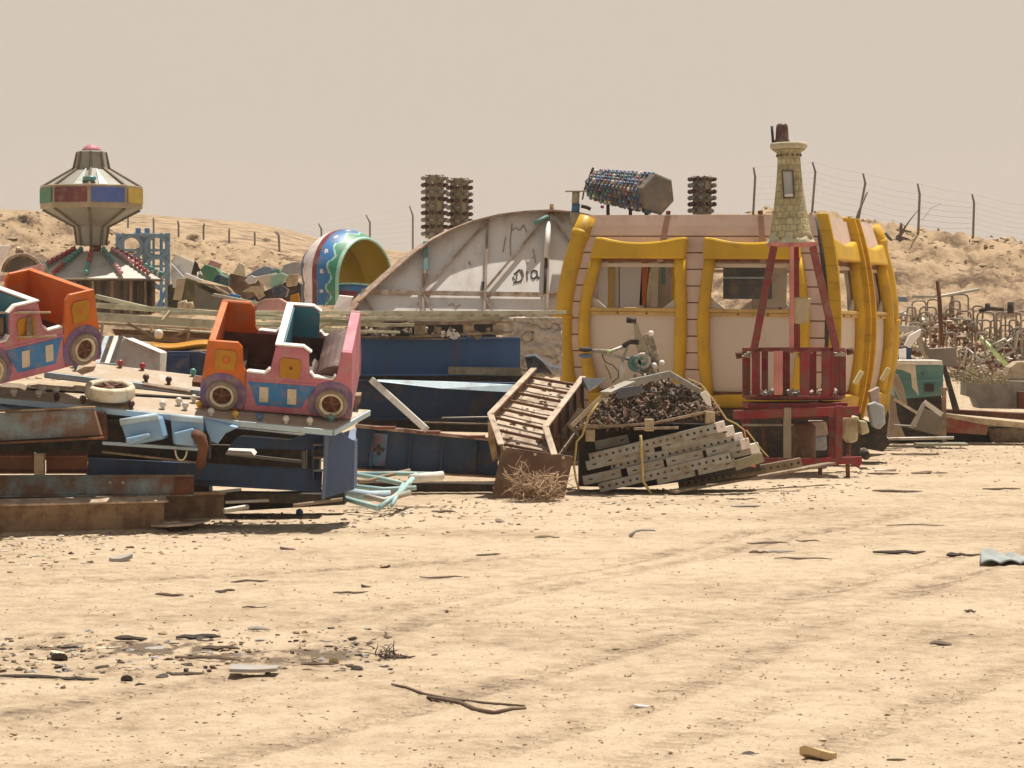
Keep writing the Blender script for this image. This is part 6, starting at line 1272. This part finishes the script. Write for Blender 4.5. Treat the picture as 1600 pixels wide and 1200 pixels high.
def fence(label, posts, wires):
    rt = thing('wire_fence', label, 'fence', (0, 100, 0)); tops = []
    for (x, yb, yt, lean, side) in posts:
        c = on_ground(x, yb); s = c.y / F; H = (yb - yt) * s; base = c - Vector((0, 0, .3)); knee = Vector((c.x + lean * s, c.y, c.z + H * .80)); tip = Vector((c.x + (lean + side) * s, c.y - .1, c.z + H))
        b = MB(); b.tube([base, knee, tip], [.045 * max(1, c.y / 110), .045 * max(1, c.y / 110), .035 * max(1, c.y / 110)], 6); b.build('post', FM, rt); tops.append((c, knee, tip))
    for i, (a, b_) in enumerate(zip(tops[:-1], tops[1:])):
        q = MB()
        for t in wires:
            p1 = a[0].lerp(a[1], t) if t <= 1 else a[2]; p2 = b_[0].lerp(b_[1], t) if t <= 1 else b_[2]; mid = (p1 + p2) / 2 - Vector((0, 0, .05)); q.tube([p1, mid, p2], .0045 * max(1, a[0].y / 120), 4, cap=False)
        q.build('wire_span', M('wire_grey', (.42, .39, .35), .6), rt)
    return rt
fence('tall chain link fence with bent post tops along the right bank above the cabin', [(1176, 336, 262, 4, -3), (1268, 336, 260, 6, -5), (1338, 348, 272, 14, -4), (1434, 372, 290, 3, -4), (1520, 375, 308, 2, -4), (1620, 392, 325, 2, -4)], (.25, .4, .55, .7, .85, 1., 2))
fence('fainter fence behind the canopy and the bulb columns', [(437, 394, 362, -2, -6), (503, 392, 350, -1, -4), (578, 395, 336, 0, -6), (645, 398, 322, 0, -5), (789, 395, 303, 1, -8), (905, 365, 292, 2, -6)], (.3, .45, .6, .75, .9, 1., 2))
fence('old fence of short posts along the far left hill', [(158, 352, 334, 0, 0), (200, 356, 338, 0, 0), (240, 365, 341, 0, 0), (279, 374, 347, 0, -1), (318, 378, 352, 0, 2), (358, 380, 357, 0, 1), (398, 384, 362, 0, 0), (437, 392, 362, -1, -4)], (.5, .95))
# ================================================================ ground debris
DR = random.Random(99); dark = M('charred', (.07, .055, .045), .9); brn = M('stick_brown', (.13, .09, .065), .9); gry = M('weathered_grey', (.36, .34, .32), .8)
def stick(px, py, L, ang, r, m, lab, cat='stick', nm='stick', sag=.0, grp=None):
    c = G(px, py); s = c.y / F; Lm = L * s; a = R(ang); d = Vector((math.cos(a), math.sin(a), 0)); n = Vector((-d.y, d.x, 0)); rr = random.Random(px * 7 + py)
    pts = []
    for t in np.linspace(-.5, .5, 6): p = c + d * Lm * t + n * rr.uniform(-.04, .04) * Lm; p.z = Z(p.x, p.y) + r * .6 + rr.uniform(0, .012); pts.append(p)
    b = MB(); r *= .8; b.tube(pts, [r * .5, r * rr.uniform(.7, 1.1), r * 1.05, r * rr.uniform(.6, 1.1), r * .8, r * .3], 4); tag(b.build(nm, m), lab, cat, grp)
def chunk(px, py, w_, h, m, lab, cat='scrap', nm='scrap_piece', fl=.5, dp=None, grp=None):
    c = G(px, py); s = c.y / F; rr = random.Random(px * 3 + py); W_, H_ = w_ * s, h * s; z = Z(c.x, c.y); n = 9; a0 = rr.uniform(0, 6)
    poly = [Vector((c.x + W_ / 2 * math.cos(a) * rr.uniform(.75, 1.1), c.y + (dp or W_ * .35) * math.sin(a) * rr.uniform(.7, 1.1), z - .01 + H_ * .5 * max(0, math.sin(a * 1 + a0)))) for a in np.linspace(0, 2 * PI, n, endpoint=False)]
    b = MB(); b.prism(poly, (0, 0, max(.012, H_ * fl))); tag(b.build(nm, m, None, .003), lab, cat, grp)
GS = 'sticks and scraps lying on the sand'
for a in [(205, 1002, 50, 4, .02, dark, 'short charred stick in the dark litter band at left'), (310, 1000, 70, 8, .022, dark, 'thick charred stick near the middle of the litter band'), (345, 1016, 60, 3, .018, brn, 'thin brown stick just under the thick charred one'), (325, 1030, 110, -14, .013, brn, 'thin crooked twig slanting down right in the litter band'),
          (45, 1058, 130, -5, .013, dark, 'long thin dark rod at the left edge below the litter band'), (125, 1061, 60, -3, .013, dark, 'thin dark rod right of the long one at the left'), (290, 1052, 60, 6, .014, brn, 'thin stick left of the grey splinter'), (500, 1039, 60, 3, .012, brn, 'thin brown stick right of the litter band'), (553, 1043, 34, -30, .014, brn, 'small bent twig at the right end of the litter band'),
          (620, 1028, 60, -6, .012, brn, 'twig trailing right from the small tangled knot'), (405, 985, 40, -25, .016, gry, 'short grey stick above the litter band'), (265, 932, 45, 6, .014, brn, 'short brown stick alone left of centre'), (352, 926, 32, 14, .016, brn, 'short dark stick right of the lone brown one'), (390, 910, 60, 18, .010, brn, 'thin curved twig rising right, left of centre'), (398, 950, 40, 10, .008, brn, 'very thin twig under the curved one'),
          (548, 928, 55, 6, .010, brn, 'thin twig left of the small dark chip'), (690, 905, 70, 16, .009, brn, 'pale curved twig in the open sand, centre'), (763, 868, 38, -6, .014, brn, 'short dark stick in the centre of the sand'), (855, 840, 40, 1, .012, M('twig_olive', (.2, .17, .09), .9), 'short olive stick near the pile edge'), (693, 801, 38, 0, .016, brn, 'brown stick below the turquoise tubes'),
          (1405, 868, 82, -3, .022, dark, 'straight dark rod lying right of centre, left of the grey cloth'), (1493, 872, 28, -6, .022, dark, 'short dark rod between the long rod and the grey cloth'), (1515, 871, 46, -4, .012, brn, 'thin dark twig leading to the grey cloth'), (1402, 770, 78, -2, .018, brn, 'long dark stick on the sand below the cabin corner'), (1565, 766, 60, 2, .016, brn, 'long brown stick near the right edge of the sand'), (1200, 852, 66, 2, .010, brn, 'thin stick above the small grey splinters'), (1215, 866, 55, -8, .012, gry, 'pale splinter in the right centre litter'), (1255, 876, 90, -5, .010, brn, 'long thin twig in the right centre litter'), (1185, 867, 30, -12, .014, brn, 'short twig at the left of the right centre litter'),
          (1262, 849, 38, 2, .010, brn, 'tiny stick beside the thin one'), (1430, 822, 90, -3, .008, brn, 'hair thin pale twig right of centre'), (1470, 1009, 34, -2, .018, M('block_brown', (.2, .16, .12), .9), 'small dark plank piece alone in the right foreground'), (1516, 960, 18, -10, .012, brn, 'tiny stick in the right foreground'), (1160, 782, 50, 0, .010, brn, 'thin reddish stick below the steel bundle'), (1380, 742, 50, 2, .018, brn, 'brown stick near the foot of the cabin corner')]:
    stick(*a, grp=GS)
def branch(pts, r, lab, nm='branch'):
    b = MB(); q = []
    for i, (x, y) in enumerate(pts): p = G(x, y); p.z = Z(p.x, p.y) + r * .9; q.append(p)
    b.tube(q, [r * (.6 + .6 * math.sin(PI * (i + .6) / len(q))) for i in range(len(q))], 7); return tag(b.build(nm, brn), lab, 'branch', GS)
branch([(612, 1069), (635, 1074), (665, 1085), (700, 1092), (760, 1099), (820, 1104)], .007, 'long slender dry branch lying in the foreground, upper of two')
branch([(668, 1090), (690, 1094), (718, 1099), (745, 1111), (772, 1116), (800, 1110), (822, 1109)], .0105, 'thicker crooked dry branch in the foreground, lower of two')
for a in [(187, 876, 40, 14, gry, 'crumpled grey paper scrap in the left foreground', 'paper'), (93, 1030, 26, 16, dark, 'dark charred lump at the left of the litter band', 'lump'), (90, 1020, 22, 8, CREAM, 'pale stone above the charred lump', 'stone'), (160, 1040, 26, 8, gry, 'grey flat chip in the litter band', 'chip'), (198, 1061, 24, 14, dark, 'dark lump below the litter band', 'lump'), (253, 1056, 22, 10, dark, 'dark lump left of the grey splinter', 'lump'), (172, 1012, 45, 6, CREAM, 'pale flat sliver in the litter band', 'sliver'), (240, 1013, 40, 6, gry, 'bluish grey sliver in the litter band', 'sliver'), (320, 1001, 36, 9, dark, 'large charred chunk in the litter band', 'chunk'),
          (602, 888, 19, 7, RUST, 'small reddish brick chip in the sand', 'chip'), (572, 918, 17, 7, dark, 'small dark chip left of centre', 'chip'), (450, 860, 30, 7, M('mauve', (.24, .16, .16), .8), 'small mauve scrap near the pile', 'scrap'), (556, 1112, 12, 5, dark, 'tiny dark lump in the centre foreground', 'lump'), (1000, 1104, 30, 7, RIMWHITE, 'small white chip in the foreground', 'chip'), (1165, 792, 50, 4, M('slate', (.24, .24, .27), .8), 'thin slate coloured sliver below the bundle', 'sliver'), (782, 815, 18, 8, RIMWHITE, 'small white stone near the tumbleweed', 'stone'),
          (1277, 1186, 58, 26, M('cardboard', (.60, .44, .24), .9), 'pale yellow cardboard chunk at the bottom edge', 'cardboard'), (1170, 1180, 22, 8, dark, 'dark chip at the bottom left of the cardboard', 'chip'), (1400, 1188, 34, 6, M('olive_chip', (.15, .13, .08), .9), 'flat olive chip at the bottom right', 'chip'), (1395, 1058, 10, 6, RIMWHITE, 'tiny white pebble in the right foreground', 'pebble'), (522, 1034, 20, 12, M('olive_chip2', (.4, .33, .18), .9), 'small yellowish lump at the end of the litter band', 'lump'), (1385, 735, 40, 6, RIMWHITE, 'white splinter on the ground by the cabin corner', 'splinter'), (1440, 740, 36, 6, brn, 'brown scrap on the ground below the pale pipe', 'scrap'), (1468, 739, 26, 4, CREAM, 'cream scrap below the timber post', 'scrap')]:
    chunk(a[0], a[1], a[2], a[3], a[4], a[5], a[6], a[6] + ('_piece' if a[6] in ('chip', 'scrap', 'paper') else ''), grp=GS)
b = MB(); p0 = G(225, 826); pl = [G(x, y) for x, y in ((218, 829), (262, 834), (300, 832), (328, 821), (318, 816), (276, 816), (238, 822))]
b.prism([p + Vector((0, 0, .035 + .03 * math.sin(i))) for i, p in enumerate(pl)], (0, 0, .022)); tag(b.build('flat_board', M('pale_board', (.58, .44, .33), .85, 0, .15, (.4, .3, .2), .3, 8), None, .004), 'pale flat broken board on the sand at the foot of the rusty beams', 'board')
twigs('dry_twigs', 'small tangled knot of twigs right of the litter band', 'plant', G(608, 1028), .09, .03, 34, dark, 9, .004)
# grey splinter, cloth, Z shaped wire
b = MB(); q = [G(x, y) for x, y in ((358, 1056), (362, 1048), (400, 1050), (438, 1050), (432, 1055), (400, 1057))]; b.prism([p + Vector((0, 0, .02)) for p in q], (0, 0, .02)); tag(b.build('wood_splinter', gry, None, .003), 'pale grey flat wood splinter lying below the litter band', 'wood', GS)
def cloth(u, v):
    x = 1532 + 90 * u; y = 884 - 15 * v * (1 - .55 * u); p = G(x, min(y, 885)); 
    p.z = Z(p.x, p.y) + .015 + .02 * math.exp(-((u - .12) / .12) ** 2) * (v) + .03 * abs(math.sin(u * 9 + v * 3)); return p
tag(MB().grid(cloth, 30, 10).build('grey_cloth', M('cloth_grey', (.30, .33, .33), .8), None, 0, False, .012), 'grey green crumpled cloth lying on the sand at the right edge', 'cloth')
b = MB(); b.tube([P(985, 838, 23.6), P(992, 830, 23.65), P(1004, 828, 23.7), P(1024, 829, 23.7)], [.02, .014, .01, .008], 6); tag(b.build('bent_wire', gry), 'bent grey strip on the sand below the steel bundle', 'strip', GS)
# uncountable small stones and chips
def stones(name, n, gen, ms, seed, label):
    rng = random.Random(seed); b = MB()
    for k in range(n):
        x, y, sz = gen(rng); z = Z(x, y); b.cm = rng.randrange(len(ms)); f = rng.uniform(.35, .8); b.rock((x, y, z + sz * .15), (sz * rng.uniform(.8, 1.8), sz * rng.uniform(.7, 1.4), sz * f), rng)
    o = b.build(name, ms); o['kind'] = 'stuff'; o['label'] = label
SM = [M('clod_tan', (.40, .30, .19), .95), M('clod_dark', (.33, .24, .155), .95), M('clod_pale', (.55, .44, .31), .95)]
def g1(r): px = r.uniform(-60, 1660); py = 740 + 480 * r.random() ** 1.0; p = G(px, py); return p.x, p.y, r.uniform(.003, .011) * (1 if r.random() > .05 else 1.8)
stones('pebbles', 5000, g1, SM, 1, 'small clods and pebbles strewn over the sand')
def g2(r): px = r.uniform(-60, 1660); e = np.interp(px, [0, 350, 560, 770, 900, 1250, 1350, 1400, 1600], [850, 815, 800, 785, 780, 760, 740, 700, 698]); py = e + abs(r.gauss(0, 24)) - 8; p = G(px, py); return p.x, p.y, r.uniform(.008, .03)
stones('rubble', 1500, g2, SM + [M('chip_white', (.66, .6, .52), .9), M('chip_brown', (.15, .1, .07), .9), M('clod_pale', (.55, .44, .31), .95)], 2, 'rubble and chips along the foot of the scrap')
def g3(r): px = r.uniform(-100, 620); py = 1028 - .02 * px + r.gauss(0, 18); p = G(px, py); return p.x, p.y, r.uniform(.008, .03)
stones('charred_litter', 420, g3, [dark, brn, gry, M('clod_pale', (.55, .44, .31), .95), M('clod_dark', (.24, .17, .11), .95)], 3, 'charred wood litter trodden into the sand')
def g4(r): px = r.uniform(-60, 1700); Y = r.uniform(80, 125); x = (px - 800) * Y / F; return x, Y, r.choice([.05, .06, .08, .1, .14]) * r.uniform(.6, 1.3)
stones('bank_rocks', 6000, g4, SM + [M('clod_dark', (.24, .17, .11), .95)], 4, 'rocks and clods covering the banks')
# ================================================================ dusty air
def haze():
    b = MB(); b.box((0, 250, 15), (900, 620, 40)); o = b.build('haze', None if False else bpy.data.materials.new('haze_air'))
    o['kind'] = 'stuff'; m = o.data.materials[0]; m.use_nodes = True; t = m.node_tree; t.nodes.clear()
    out = N(t, 'OutputMaterial'); v = N(t, 'VolumePrincipled'); v.inputs['Color'].default_value = (.88, .80, .70, 1); v.inputs['Density'].default_value = .0005; v.inputs['Anisotropy'].default_value = .2
    t.links.new(v.outputs[0], out.inputs['Volume'])
haze()
